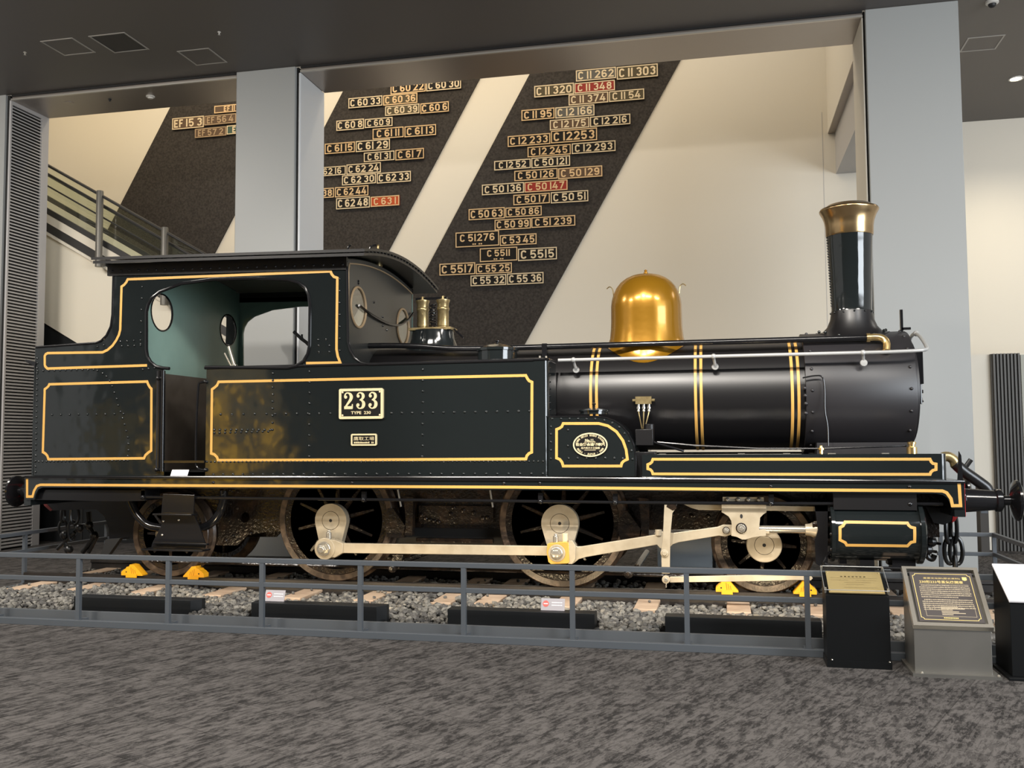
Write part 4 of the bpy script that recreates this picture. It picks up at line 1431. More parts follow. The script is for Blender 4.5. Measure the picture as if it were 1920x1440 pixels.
PINR = (-2.352, 0.534)
PINF = (0, 0.539)
ws = [wheel(AX[0][0], AX[0][1], AX[0][2], 8, 0, 0.10, None, 'trailing_wheel'),
      wheel(AX[1][0], AX[1][1], AX[1][2], 10, 14, 0.170, PINR, 'driving_wheel'),
      wheel(AX[2][0], AX[2][1], AX[2][2], 10, 14, 0.180, PINF, 'driving_wheel'),
      wheel(AX[3][0], AX[3][1], AX[3][2], 8, -5, 0.158, None, 'leading_wheel')]
for o, (x, z, r) in zip(ws, AX):
    c = o.copy()
    COL.objects.link(c)
    half = Matrix.Translation((x, 0, 0)) @ Matrix.Rotation(PI, 4, 'Z') @ Matrix.Translation((-x, 0, 0))
    c.matrix_parent_inverse = Matrix.Translation(-loco.location) @ half
    for ch in o.children:
        d = ch.copy()
        COL.objects.link(d)
        d.parent = c
    a = MB('gear_brown')
    a.cyl((x, -0.5, z), (x, 0.5, z), 0.075, 16)
    P(a, 'axle')
# counterweights seen through the spokes
m = MB('gear_brown')
for (x, z, r), ang in ((AX[2], 90), (AX[1], 90)):
    pts = arc2(x, z, r - 0.115, r - 0.115, ang - 42, ang + 42, 14)
    m.prism(pts, -0.595, -0.52)
P(m, 'balance_weight')

# --- rods
def rod_poly(p0, p1, h0, h1):
    d = (Vector(p1) - Vector(p0)).normalized()
    n = Vector((-d.y, d.x))
    return [tuple(Vector(p0) + n * h0), tuple(Vector(p1) + n * h1), tuple(Vector(p1) - n * h1), tuple(Vector(p0) - n * h0)]


m = MB('rod_steel')
m.prism([(-2.213, 0.591), (-0.085, 0.599), (-0.085, 0.509), (-2.212, 0.493)], -0.84, -0.80)
x, z = PINR
m.prism(arc2(x, z, 0.108, 0.108, 0, 360, 32)[:-1], -0.86, -0.74)
m.prism([(-2.395, 0.625), (-2.247, 0.622), (-2.161, 0.592), (-2.161, 0.497), (-2.246, 0.448), (-2.394, 0.471)], -0.852, -0.78)
m.use('bright_steel')
m.lathe([(0.072, -0.86), (0.072, -0.885), (0.066, -0.89), (0.0, -0.89)], (x, 0, z), 'y', 28)
m.lathe([(0.046, -0.89), (0.046, -0.93), (0.0, -0.93)], (x, 0, z), 'y', 6)
m.lathe([(0.034, -0.93), (0.03, -0.95), (0.0, -0.952)], (x, 0, z), 'y', 18)
a = (-2.327, 0.621)
m.cyl((a[0], -0.81, a[1] - 0.01), (a[0], -0.81, a[1] + 0.075), 0.028, 16)
m.cyl((a[0], -0.81, a[1] + 0.07), (a[0], -0.81, a[1] + 0.095), 0.018, 6)
P(m, 'coupling_rod', smooth=30, bevel=0.004)

m = MB('rod_steel')
CR = [(0.13, 0.647), (0.165, 0.628), (0.195, 0.606), (0.24, 0.609), (0.943, 0.731), (0.973, 0.758), (1.079, 0.745), (1.477, 0.806), (1.529, 0.826), (1.604, 0.825), (1.631, 0.749), (1.546, 0.719), (1.489, 0.727), (1.126, 0.661), (1.077, 0.643), (1.043, 0.609), (0.961, 0.603), (0.932, 0.636), (0.279, 0.511), (0.209, 0.49), (0.158, 0.449), (0.108, 0.443)]
m.prism(CR, -0.90, -0.86)
x, z = (0.948, 0.738)
m.cyl((x, -0.885, z - 0.02), (x, -0.885, z + 0.035), 0.032, 14)
P(m, 'connecting_rod', smooth=30, bevel=0.004)
m = MB('bearing_brass')
m.prism([(-0.085, 0.626), (-0.07, 0.636), (0.083, 0.653), (0.118, 0.644), (0.126, 0.466), (0.106, 0.451), (-0.051, 0.442), (-0.076, 0.462), (-0.091, 0.546)], -0.93, -0.82)
x, z = (0.006, 0.546)
m.use('rod_steel').lathe([(0.082, -0.93), (0.080, -0.938), (0.0, -0.938)], (x, 0, z), 'y', 32)
m.use('bright_steel').lathe([(0.060, -0.938), (0.060, -0.955), (0.052, -0.96), (0, -0.96)], (x, 0, z), 'y', 28)
m.lathe([(0.042, -0.96), (0.042, -1.0), (0.036, -1.003), (0, -1.003)], (x, 0, z), 'y', 6)
m.use('rod_steel').prism([(0.118, 0.664), (0.153, 0.664), (0.183, 0.62), (0.182, 0.497), (0.151, 0.447), (0.111, 0.446)], -0.925, -0.835)
a = (-0.012, 0.645)
m.use('bright_steel').cyl((a[0], -0.88, a[1] - 0.01), (a[0], -0.88, a[1] + 0.055), 0.026, 16)
m.cyl((a[0], -0.88, a[1] + 0.05), (a[0], -0.88, a[1] + 0.075), 0.017, 6)
a = (0.079, 0.661)
m.use('letter_pale').cyl((a[0], -0.88, a[1] - 0.03), (a[0], -0.88, a[1] + 0.065), 0.028, 14)
P(m, 'big_end_bearing', smooth=30, bevel=0.003)

m = MB('rod_steel')
m.prism([(1.519, 1.032), (1.907, 1.03), (1.909, 0.944), (1.881, 0.925), (1.853, 0.896), (1.841, 0.787), (1.901, 0.788), (1.9, 0.735), (1.845, 0.73), (1.784, 0.719), (1.723, 0.699), (1.691, 0.699), (1.644, 0.722), (1.598, 0.731), (1.604, 0.827), (1.6, 0.865), (1.578, 0.903), (1.536, 0.931), (1.517, 0.94)], -0.93, -0.85)
for q, r in (((1.687, 0.799), 0.050), ((1.554, 0.778), 0.034)):
    m.use('gear_brown').lathe([(r, -0.93), (r - 0.006, -0.932), (0, -0.932)], (q[0], 0, q[1]), 'y', 24)
    m.use('bright_steel').lathe([(r * 0.78, -0.932), (r * 0.74, -0.952), (0, -0.952)], (q[0], 0, q[1]), 'y', 24)
    m.lathe([(r * 0.4, -0.952), (r * 0.38, -0.972), (0, -0.972)], (q[0], 0, q[1]), 'y', 6)
q = (1.69, 0.906)
m.use('gap_black').prism([(q[0] + 0.012 * math.cos(t), q[1] + 0.02 * math.sin(t)) for t in [k * PI / 8 for k in range(16)]], -0.9315, -0.929)
P(m, 'crosshead', smooth=30, bevel=0.004)
m = MB('rod_steel')
a, b = (1.529, 1.076), (1.889, 1.038)
m.box(a[0], b[0], -0.90, -0.78, b[1], a[1])
m.use('bright_steel')
for px in [(1.571, 1.051), (1.665, 1.052), (1.754, 1.053), (1.847, 1.053)]:
    m.rivet(px[0], -0.90, px[1], 0.020)
P(m, 'guide_cap', smooth=20)
m = MB('rod_steel')
m.prism([(1.178, 1.004), (2.321, 0.995), (2.319, 0.952), (1.881, 0.953), (1.312, 0.954), (1.249, 0.971)], -0.86, -0.76)
P(m, 'slide_bar', smooth=0, bevel=0.003)
m = MB('bright_steel')
a, b = (1.847, 0.788), (2.253, 0.791)
m.cyl((a[0], -0.86, a[1]), (b[0], -0.86, a[1]), 0.033, 20)
m.use('rod_steel').lathe([(0.05, b[0] - 0.01), (0.055, b[0] + 0.03), (0.075, b[0] + 0.07), (0.075, b[0] + 0.12)], (0, -0.86, a[1]), 'x', 24)
a, b = (1.847, 0.759), (1.93, 0.761)
m.lathe([(0.036, a[0] - 0.02), (0.036, b[0])], (0, -0.86, a[1] + 0.01), 'x', 18)
P(m, 'piston_rod')
m = MB('rod_steel')
m.prism([(1.012, 1.009), (1.088, 1.005), (1.102, 0.961), (1.082, 0.932), (1.06, 0.735), (1.05, 0.391), (0.978, 0.389), (0.977, 0.604), (0.993, 0.701), (1.006, 0.932)], -1.0, -0.965)
q = (1.006, 0.574)
m.lathe([(0.036, -1.0), (0.036, -1.012), (0.024, -1.014), (0.02, -1.03), (0, -1.03)], (q[0], 0, q[1]), 'y', 20)
q = (1.015, 0.337)
m.prism(arc2(q[0], q[1], 0.036, 0.036, 0, 360, 20)[:-1], -1.01, -0.955)
m.use('bright_steel').lathe([(0.020, -1.01), (0.018, -1.025), (0, -1.025)], (q[0], 0, q[1]), 'y', 14)
m.cyl((q[0], -0.985, q[1] - 0.03), (q[0], -0.985, q[1] - 0.075), 0.006, 8)
m.use('gear_brown').prism([(1.04, 1.028), (1.126, 1.019), (1.116, 0.971), (1.087, 0.956), (1.03, 0.989)], -1.004, -0.955)
P(m, 'valve_lever', smooth=30, bevel=0.003)
m = MB('rod_steel')
m.prism([(1.049, 0.36), (1.908, 0.4), (2.158, 0.404), (2.27, 0.4), (2.287, 0.377), (2.269, 0.358), (2.134, 0.359), (1.907, 0.344), (1.048, 0.308)], -0.985, -0.955)
P(m, 'union_link', smooth=0, bevel=0.003)

# --- cylinder, steam chest, motion bracket
CZ, CY, CRr = 0.775, -0.86, 0.245
for s in (-1, 1):
    m = MB('gloss_black')
    m.lathe([(0.20, 2.44), (0.262, 2.445), (0.262, 2.475), (CRr, 2.478), (CRr, 3.16), (0.268, 3.165), (0.268, 3.20), (0.235, 3.215), (0.10, 3.235), (0, 3.235)], (0, s * -CY, CZ), 'x', 48)
    m.use('satin_black')
    m.prism([(2.47, 0.98), (2.47, 1.22), (3.15, 1.22), (3.15, 0.98)], s * 0.55, s * 1.03)
    if s < 0:
        for k in range(10):
            a = 2 * PI * k / 10
            m.use('trim_black').ball((2.44, CY + 0.232 * math.cos(a), CZ + 0.232 * math.sin(a)), 0.016, 8)
        cp = [(2.556, 0.879), (2.556, 0.879), (3.059, 0.876), (3.067, 0.858), (3.084, 0.843), (3.113, 0.836), (3.109, 0.722), (3.08, 0.715), (3.053, 0.683), (2.564, 0.681), (2.551, 0.704), (2.508, 0.726), (2.511, 0.833), (2.537, 0.847)]
        cp = cp[1:]

        def fcyl(u, v, d):
            return (u, CY - math.sqrt(max((CRr + d) ** 2 - (v - CZ) ** 2, 0.0)), v)
        # resample so the strip follows the curve
        dense = []
        for i in range(len(cp)):
            p, q = cp[i], cp[(i + 1) % len(cp)]
            for k in range(4):
                dense.append((lerp(p[0], q[0], k / 4), lerp(p[1], q[1], k / 4)))
        m.use('gold_line').ribbon(dense, 0.024, 0, 0.002, True, fr=fcyl)
    P(m, 'cylinder')
m = MB('trim_black')
m.prism([(2.318, 1.012), (2.428, 1.013), (2.415, 0.493), (2.369, 0.468), (2.315, 0.505), (2.311, 0.704), (2.34, 0.799)], -0.98, -0.46)
m.prism([(2.318, 1.012), (2.483, 1.014), (2.481, 0.962), (2.317, 0.96)], -0.98, -0.46)
m.use('gear_brown')
for zz in (0.70, 0.84):
    m.cyl((2.30, -0.92, zz), (2.45, -0.92, zz), 0.022, 10)
P(m, 'motion_bracket', smooth=0)
m = MB('trim_black')
for x in (2.55, 2.75, 2.95, 3.10):
    m.box(x - 0.03, x + 0.03, -0.92, -0.80, 0.50, 0.56)
m.box(2.68, 2.80, -0.98, -0.74, 0.43, 0.545)
m.box(2.95, 3.14, -0.95, -0.76, 0.45, 0.545)
m.tube(smooth_path([(2.45, -0.95, 0.62), (2.40, -0.98, 0.55), (2.45, -0.98, 0.49), (3.1, -0.98, 0.48)]), 0.012, 8)
P(m, 'drain_cocks', smooth=20)

# --- long rod below the running board and brake gear
m = MB('trim_black')
RODP = [(-4.481, 1.044), (-3.027, 1.038), (-0.404, 1.031), (0.549, 1.026), (1.921, 1.027), (3.363, 1.034)]
m.tube([(p[0], -1.0, p[1]) for p in RODP], 0.014, 10)
for px in [(-4.284, 1.043), (-1.878, 1.033), (-0.129, 1.03), (0.568, 1.026), (1.948, 1.027), (3.095, 1.032)]:
    m.box(px[0] - 0.022, px[0] + 0.022, -1.02, -0.985, px[1] - 0.02, px[1] + 0.08)
    m.rivet(px[0], -1.02, px[1], 0.02)
P(m, 'reach_rod', smooth=30)
m = MB('gear_brown')
for dx in (0.0, 2.349):
    for poly in ([(-1.6, 1.049), (-1.499, 1.039), (-1.51, 0.656), (-1.6, 0.66), (-1.577, 0.809)], [(-1.77, 0.925), (-1.713, 0.925), (-1.577, 0.74), (-1.6, 0.633), (-1.775, 0.636), (-1.803, 0.753)]):
        m.prism([(p[0] + dx, p[1]) for p in poly], -0.64, -0.56)
    if dx == 0:
        m.prism([(p[0], p[1]) for p in [(-1.712, 0.461), (-1.605, 0.463), (-1.644, 0.325), (-1.735, 0.323)]], -0.64, -0.58)
    q = (-1.706, 0.334)
    m.lathe([(0.045, -0.66), (0.04, -0.69), (0.02, -0.70), (0.018, -0.72), (0, -0.72)], (q[0] + dx, 0, q[1]), 'y', 16)
m.cyl((-4.5, -0.58, 0.335), (1.2, -0.58, 0.315), 0.016, 8)
m.cyl((-1.63, -0.62, 0.39), (-1.63, 0.62, 0.39), 0.03, 10)
m.cyl((0.72, -0.62, 0.39), (0.72, 0.62, 0.39), 0.03, 10)
P(m, 'brake_gear', smooth=20)
m = MB('handrail_white')
for p, q in (((-1.654, 1.115), (-1.62, 0.945)), ((-0.7, 1.114), (-0.673, 0.948))):
    m.cyl((p[0], -0.66, p[1]), (q[0], -0.66, q[1]), 0.009, 8)
P(m, 'spring_hanger')

# injector overflow pipes curling round the trailing wheel
m = MB('trim_black')
pp = [(-4.594, 1.086), (-4.554, 0.958), (-4.476, 0.836), (-4.361, 0.743), (-4.21, 0.712), (-3.963, 0.698), (-3.743, 0.718), (-3.616, 0.774), (-3.533, 0.873), (-3.492, 0.994), (-3.482, 1.103)]
m.tube(smooth_path([(p[0], -0.82, p[1]) for p in pp], 5), 0.042, 14)
P(m, 'injector_pipe')

# cab steps
m = MB('trim_black')
m.prism([(-4.038, 1.079), (-3.683, 1.071), (-3.692, 0.888), (-3.618, 0.739), (-3.55, 0.581), (-3.556, 0.538), (-4.162, 0.538), (-4.15, 0.581), (-4.05, 0.761), (-4.053, 0.885)], -1.045, -1.03)
for pl, yo in (([(-4.092, 0.886), (-3.655, 0.882), (-3.655, 0.867), (-4.092, 0.87)], -1.12), ([(-4.111, 0.594), (-3.521, 0.588), (-3.515, 0.572), (-4.117, 0.577)], -1.06), ([(-4.18, 0.538), (-3.503, 0.534), (-3.502, 0.519), (-4.18, 0.522)], -1.17)):
    m.prism(pl, yo - 0.02, -1.03)
m.use('bright_steel')
for px in [(-4.03, 0.804), (-4.039, 0.664), (-3.855, 0.817)]:
    m.rivet(px[0], -1.045, px[1], 0.010)
P(m, 'cab_steps', smooth=0, bevel=0.003)

# --- side tanks
def rounded(x0, x1, y0, y1, r):
    """plan of a tank whose front outer corner is rounded; y0 is the outer face"""
    s = 1 if y1 > y0 else -1
    pts = [(x0, y0), (x1 - r, y0)]
    for k in range(1, 8):
        a = PI / 2 * k / 7
        pts.append((x1 - r + r * math.sin(a), y0 + s * (r - r * math.cos(a))))
    pts.append((x1, y1))
    pts.append((x0, y1))
    return pts


TX0, TX1 = (-3.58, 1.76)[0], -0.045
TZ0, TZ1 = 1.25, 2.352
SEAM = []
for s in (-1, 1):
    m = MB('gloss_black')
    m.prism(rounded(TX0, TX1, s * 1.02, s * 0.60, 0.055), TZ0, TZ1, 'z')
    bead = [(TX0 - 0.02, s * 1.02, TZ1 + 0.004), (-1.78, s * 1.02, TZ1 + 0.003), (TX1 - 0.06, s * 1.02, TZ1 + 0.008)] + [(TX1 - 0.055 + 0.055 * math.sin(a), s * (1.02 - 0.055 + 0.055 * math.cos(a)), TZ1 + 0.008) for a in (0.4, 0.8, 1.2, 1.57)] + [(TX1, s * 0.62, TZ1 + 0.008)]
    m.use('trim_black').tube(bead, 0.014, 8)
    m.prism(rounded(TX0, TX1 + 0.006, s * 1.03, s * 0.60, 0.06), TZ0, TZ0 + 0.02, 'z')
    if s < 0:
        m.use('gloss_black')
        a, b = (-3.562, 1.403), (-0.102, 1.403)
        m.rivets(a, b, 80, YT, 0.0095)
        a, b = (-3.489, 1.277), (-0.103, 1.289)
        m.rivets(a, b, 32, YT, 0.011)
        for a, b, n in (((-2.448, 2.294), (-2.447, 1.454), 9), ((-1.273, 2.288), (-1.279, 1.451), 9), ((-2.844, 2.286), (-2.844, 1.721), 9), ((-3.484, 1.726), (-2.868, 1.721), 11), ((-2.817, 1.88), (-2.224, 1.875), 6), ((-1.593, 1.872), (-0.225, 1.873), 14), ((-3.415, 1.882), (-2.91, 1.881), 5), ((-2.891, 1.705), (-3.483, 1.694), 11)):
            m.rivets(a, b, n, YT, 0.011)
        for k in range(16):
            m.ball((TX1 + 0.001, -0.985 + 0.05, lerp(1.30, 2.28, k / 15)), 0.010, 8)
        m.use('gold_line').ribbon([(-3.516, 2.138), (-3.49, 2.154), (-3.46, 2.178), (-3.443, 2.213), (-1.836, 2.212), (-0.259, 2.21), (-0.243, 2.179), (-0.228, 2.159), (-0.2, 2.146), (-0.208, 1.488), (-0.233, 1.478), (-0.254, 1.456), (-0.264, 1.426), (-1.833, 1.421), (-3.438, 1.42), (-3.45, 1.451), (-3.48, 1.478), (-3.516, 1.489)], 0.026, YT, 0.002, True)
    P(m, 'side_tank', smooth=30)

# --- cab and bunker side sheets
OPEN_TOP = [(-4.269, 2.567), (-4.276, 2.957), (-4.259, 3.029), (-4.217, 3.1), (-4.125, 3.163), (-3.881, 3.236), (-3.518, 3.265), (-3.041, 3.255), (-2.691, 3.226), (-2.575, 3.191), (-2.505, 3.14), (-2.465, 3.063), (-2.45, 2.944), (-2.453, 2.554), (-2.472, 2.47), (-2.517, 2.402), (-2.591, 2.356), (-2.683, 2.339)]
OUT_TOP = [(-5.601, 2.529), (-5.603, 2.621), (-4.867, 2.651), (-4.804, 2.672), (-4.742, 2.726), (-4.693, 2.82), (-4.677, 2.943), (-4.669, 3.417), (-3.52, 3.413), (-2.058, 3.387), (-2.043, 2.585), (-2.02, 2.495), (-1.975, 2.42), (-1.908, 2.371), (-1.825, 2.351)]
door_l, door_r, sill = (-4.048, 1.263)[0], (-3.578, 1.263)[0], 1.25
zt_b = TZ1
side = OUT_TOP + [(OUT_TOP[-1][0], zt_b - 0.01), (door_r, zt_b - 0.01), (door_r, zt_b)] + [OPEN_TOP[-1]] + list(reversed(OPEN_TOP))[1:] + [(-4.255, 2.494), (-4.217, 2.433), (-4.154, 2.387), (-4.074, 2.368)] + [(door_l, sill), ((-5.584, 1.254)[0], sill)]
m = MB('gloss_black')
m.prism(side, -1.02, -1.004)
m.use('trim_black')
bead = [(p[0], -1.022, p[1]) for p in [(-3.595, 2.366)] + list(reversed(OPEN_TOP)) + [(-4.255, 2.494), (-4.217, 2.433), (-4.154, 2.387), (-4.074, 2.368), (-4.001, 2.361)]]
m.tube(bead, 0.017, 8)
m.tube([(p[0], -1.022, p[1]) for p in [(-2.057, 3.329), (-2.043, 2.585), (-2.02, 2.495), (-1.975, 2.42), (-1.908, 2.371), (-1.825, 2.351), (-0.186, 2.354)]], 0.013, 8)
m.tube([(p[0], -1.022, p[1]) for p in [(-5.59, 2.626), (-4.867, 2.651), (-4.804, 2.672), (-4.742, 2.726), (-4.693, 2.82), (-4.677, 2.943), (-4.674, 3.366)]], 0.012, 8)
m.use('gloss_black')
for a, b, n in (((-2.136, 3.209), (-2.132, 2.498), 7), ((-4.331, 3.222), (-4.338, 2.624), 6), ((-2.5, 2.351), (-2.019, 2.353), 10), ((-5.569, 2.346), (-5.56, 1.299), 19), ((-5.569, 1.409), (-4.463, 1.418), 25), ((-5.563, 2.371), (-4.886, 2.37), 11), ((-5.375, 1.901), (-4.523, 1.901), 9), ((-2.359, 2.61), (-2.274, 2.613), 2), ((-2.353, 2.552), (-2.24, 2.548), 2), ((-2.352, 2.488), (-2.239, 2.485), 2), ((-4.576, 2.659), (-4.339, 2.663), 4), ((-4.557, 2.608), (-4.338, 2.608), 4), ((-4.308, 2.357), (-4.173, 2.371), 3), ((-5.574, 2.506), (-5.571, 2.403), 3), ((-4.847, 2.611), (-4.771, 2.626), 2)):
    m.rivets(a, b, n, YT, 0.0105)
arc_px = [(-4.841, 2.358), (-4.777, 2.329), (-4.732, 2.294), (-4.693, 2.249), (-4.661, 2.192), (-4.634, 2.125), (-4.607, 2.058), (-4.587, 1.991), (-4.561, 1.924), (-4.534, 1.857), (-4.508, 1.791), (-4.488, 1.724), (-4.468, 1.658), (-4.46, 1.592), (-4.459, 1.526), (-4.464, 1.465)]
for p in arc_px:
    m.rivet(p[0], YT, p[1], 0.0105)
m.use('gold_line')
m.ribbon([(-4.26, 2.4), (-5.447, 2.394), (-5.473, 2.418), (-5.48, 2.435), (-5.483, 2.529), (-5.47, 2.549), (-5.445, 2.559), (-4.785, 2.55), (-4.726, 2.574), (-4.67, 2.617), (-4.627, 2.672), (-4.597, 2.727), (-4.582, 2.783), (-4.576, 3.235), (-4.545, 3.253), (-4.52, 3.28), (-4.505, 3.309), (-3.042, 3.296), (-2.233, 3.29), (-2.221, 3.261), (-2.198, 3.234), (-2.161, 3.221), (-2.166, 2.589), (-2.166, 2.509), (-2.152, 2.44), (-2.126, 2.376), (-2.489, 2.38)], 0.026, YT)
m.ribbon([(-5.473, 2.174), (-5.448, 2.19), (-5.428, 2.207), (-5.419, 2.226), (-4.256, 2.232), (-4.243, 2.201), (-4.224, 2.173), (-4.205, 2.156), (-4.196, 1.519), (-4.224, 1.503), (-4.26, 1.475), (-4.278, 1.441), (-5.408, 1.434), (-5.421, 1.468), (-5.441, 1.49), (-5.478, 1.51)], 0.026, YT, 0.002, True)
P(m, 'cab_side_sheet', smooth=30)

far_hole = [p for p in OPEN_TOP] + [(-3.595, 2.36), (-4.074, 2.368), (-4.154, 2.387), (-4.217, 2.433), (-4.255, 2.494)]
m = MB('gloss_black')
FAR_TOP = [(-4.52 + (p[0] + 4.69) * 0.5, p[1]) if -4.80 < p[0] < -4.6 else p for p in OUT_TOP]
m.prism(FAR_TOP + [(OUT_TOP[-1][0], sill), ((-5.584, 1.254)[0], sill)], 1.008, 1.02, holes=[far_hole])
m.use('cab_green').prism([(-4.34, 3.40), (OUT_TOP[9][0], 3.36), (OUT_TOP[9][0], 2.2), (-4.34, 2.2)], 1.000, 1.008, holes=[[(max(p[0], -4.335), p[1]) for p in far_hole]])
m.use('door_brown').box(TX0 - 0.7, TX0 + 0.3, 0.985, 1.0, 1.27, 2.36)
P(m, 'far_cab_sheet', smooth=20)

# doorway: inner lining, sill, pillar rail, grab rail
m = MB('door_brown')
m.box(-4.42, -3.9, 0.55, 0.57, 1.40, 2.36)
m.use('matt_black').box(-4.36, TX0, -1.0, -0.99, 1.25, 1.30)
m.box(-4.5, -2.1, -1.0, 1.0, 1.26, 1.30)
m.use('trim_black').box(door_l, door_r, -1.05, -1.0, (-3.85, 1.404)[1] - 0.01, (-3.851, 1.417)[1])
P(m, 'cab_floor', smooth=0)
m = MB('trim_black')
a, b = (-4.055, 2.34), (-4.049, 1.306)
m.cyl((a[0], -1.05, a[1]), (b[0], -1.05, b[1]), 0.017, 16)
m.cyl((a[0] - 0.055, -1.0, a[1]), (b[0] - 0.055, -1.0, b[1]), 0.045, 16)
for zz in (a[1] - 0.08, b[1] + 0.02):
    m.cyl((a[0], -1.05, zz), (a[0] - 0.06, -1.02, zz), 0.016, 10)
    m.ball((a[0] - 0.06, -1.045, zz), 0.022, 10)
P(m, 'door_pillar_rail')
m = MB('trim_black')
gp = [(-3.586, 2.216), (-3.64, 2.206), (-3.664, 2.163), (-3.682, 1.761), (-3.682, 1.425), (-3.663, 1.349), (-3.609, 1.323), (-3.573, 1.323)]
m.tube(smooth_path([(p[0], -1.03 if 0 < i < 7 else -1.0, p[1]) for i, p in enumerate(gp)], 4), 0.011, 10)
for p in (gp[0], gp[-1]):
    m.ball((p[0], -1.03, p[1]), 0.020, 10)
P(m, 'grab_rail')

# bunker box behind the cab
bx0 = (-5.601, 2.529)[0]
m = MB('gloss_black')
m.box(bx0, -4.36, -1.004, 1.008, 1.25, 2.30)
m.box(bx0 - 0.01, bx0 + 0.01, -1.02, 1.02, 1.25, 2.46)
m.use('trim_black').prism([(bx0 - 0.12, 2.475), (bx0 + 0.01, 2.42), (bx0 + 0.02, 2.47), (bx0 - 0.11, 2.495)], -1.03, 1.03)
x, z = (-4.893, 2.669)
m.tube(smooth_path([(x, -0.6, z - 0.05), (x, -0.6, z + 0.05), (x + 0.02, -0.6, z + 0.10)]), 0.012, 8)
P(m, 'coal_bunker', smooth=20)

# cab end plates with round windows
def arch(y):
    return 0.135 * (1 - (y / 1.2) ** 2)


def end_plate(x, t, zlo, zeave, wins, mat_out, mat_in, name):
    outline = [(-1.005, zlo), (1.005, zlo)] + [(1.005 - 2.01 * k / 16, zeave + arch(1.005 - 2.01 * k / 16) - 0.03) for k in range(17)]
    holes = [circ(yy, zz, rr, 28) for yy, zz, rr in wins]
    mm = MB(mat_out)
    mm.prism(outline, x, x + t, 'x', holes)
    xa, xb = (x + t, x + t + 0.004) if x < -3 else (x - 0.004, x)
    zsp = max(2.345, zlo + 0.01)
    mm.use(mat_in).prism([(-1.0, zsp), (1.0, zsp)] + outline[2:], xa, xb, 'x', holes)
    if zlo < 2.3:
        mm.use('door_brown').box(xa, xb, -1.0, 1.0, zlo, zsp)
    return mm, holes


RX0, RX1 = -4.79, -1.81
ze = lambda x: 3.392 + 0.021 * (RX1 - x)
m, hs = end_plate(-4.345, 0.012, 1.3, ze(-4.345), [(-0.665, 3.0, 0.2), (0.735, 2.97, 0.19)], 'gloss_black', 'cab_green', '')
m.use('trim_black')
for h in hs:
    m.tube([(-4.330, p[0], p[1]) for p in h], 0.010, 6, closed=True)
P(m, 'rear_weatherboard', smooth=20)
m, hs = end_plate(-2.075, 0.012, 2.1, ze(-2.07), [(-0.715, 2.965, 0.205), (0.665, 2.93, 0.205)], 'cab_grey', 'cab_green', '')
m.use('letter_dull')
for h in hs:
    m.tube([(-2.058, p[0], p[1]) for p in h], 0.013, 8, closed=True)
m.tube([(-2.060, y, ze(-2.06) + arch(y) - 0.075) for y in [lerp(-0.96, 0.99, k / 14) for k in range(15)]], 0.008, 6)
m.tube([(-2.060, -0.985, 2.45), (-2.060, -0.985, 3.30), (-2.060, -0.96, 3.36)], 0.010, 6)
m.use('trim_black')
wp = [(-2.05, -0.72, 2.985), (-2.04, -0.4, 2.93), (-2.04, 0.02, 2.90), (-2.04, 0.45, 2.92), (-2.04, 0.78, 3.02), (-2.04, 0.98, 3.13)]
m.tube(smooth_path(wp, 4), 0.014, 8)
for q in ((-0.27, 3.08), (0.0, 2.96), (0.0, 2.86), (0.13, 2.83), (-0.715, 3.21), (-0.715, 3.235)):
    m.ball((-2.062, q[0], q[1]), 0.012, 8)
fw_ = P(m, 'front_weatherboard', smooth=20)
for h in hs:
    m = MB('window_glass')
    m.prism(h, -2.066, -2.064, 'x')
    sub(m, 'window_pane', fw_, smooth=0)

# roof
m = MB('satin_black')
N = 24
for zo, ext, th, dx in ((0.0, 1.20, 0.030, 0.0), (0.040, 1.215, 0.028, 0.012)):
    v = []
    for x in (RX0 - dx, RX1 + dx):
        for k in range(N + 1):
            y = lerp(-ext, ext, k / N)
            v.append((x, y, ze(x) + zo + arch(y)))
    for x in (RX0 - dx, RX1 + dx):
        for k in range(N + 1):
            y = lerp(-ext, ext, k / N)
            v.append((x, y, ze(x) + zo + arch(y) + th))
    f = []
    q = N + 1
    for k in range(N):
        f += [(k, k + 1, q + k + 1, q + k), (2 * q + k, 2 * q + k + 1, 3 * q + k + 1, 3 * q + k), (k, k + 1, 2 * q + k + 1, 2 * q + k), (q + k, q + k + 1, 3 * q + k + 1, 3 * q + k)]
    f += [(0, q, 3 * q, 2 * q), (q - 1, 2 * q - 1, 4 * q - 1, 3 * q - 1)]
    m.add(v, f)
m.use('matt_black')
for k in range(1, 24):
    y = lerp(-1.2, 1.2, k / 24)
    m.box(RX1 + 0.0, RX1 + 0.014, y - 0.012, y + 0.012, ze(RX1) + arch(y) + 0.026, ze(RX1) + arch(y) + 0.044)
m.use('satin_black')
for s in (-1, 1):
    m.prism([(RX0 + 0.05, ze(RX0) - 0.10), (-2.06, ze(-2.06) - 0.10), (-2.06, ze(-2.06) + 0.03), (RX0 + 0.05, ze(RX0) + 0.03)], s * 1.00, s * 1.035)
    for k in range(26):
        x = lerp(-4.68, -2.1, k / 25)
        if s < 0:
            m.rivet(x, -1.035, ze(x) - 0.05, 0.012)
m.use('cab_ceiling')
for x0, x1 in ((-4.33, -2.08),):
    v = [(x, y, ze(x) + arch(y) - 0.02) for x in (x0, x1) for y in [lerp(-1.0, 1.0, k / 10) for k in range(11)]]
    m.add(v, [(k, k + 1, 12 + k, 11 + k) for k in range(10)])
x, z = (-4.189, 3.533)
m.use('trim_black').tube([(x + 0.035 * math.cos(a), -0.95, z - 0.02 + 0.045 * math.sin(a)) for a in [k * PI / 8 for k in range(9)]], 0.010, 8)
x, z = (-2.097, 3.542)
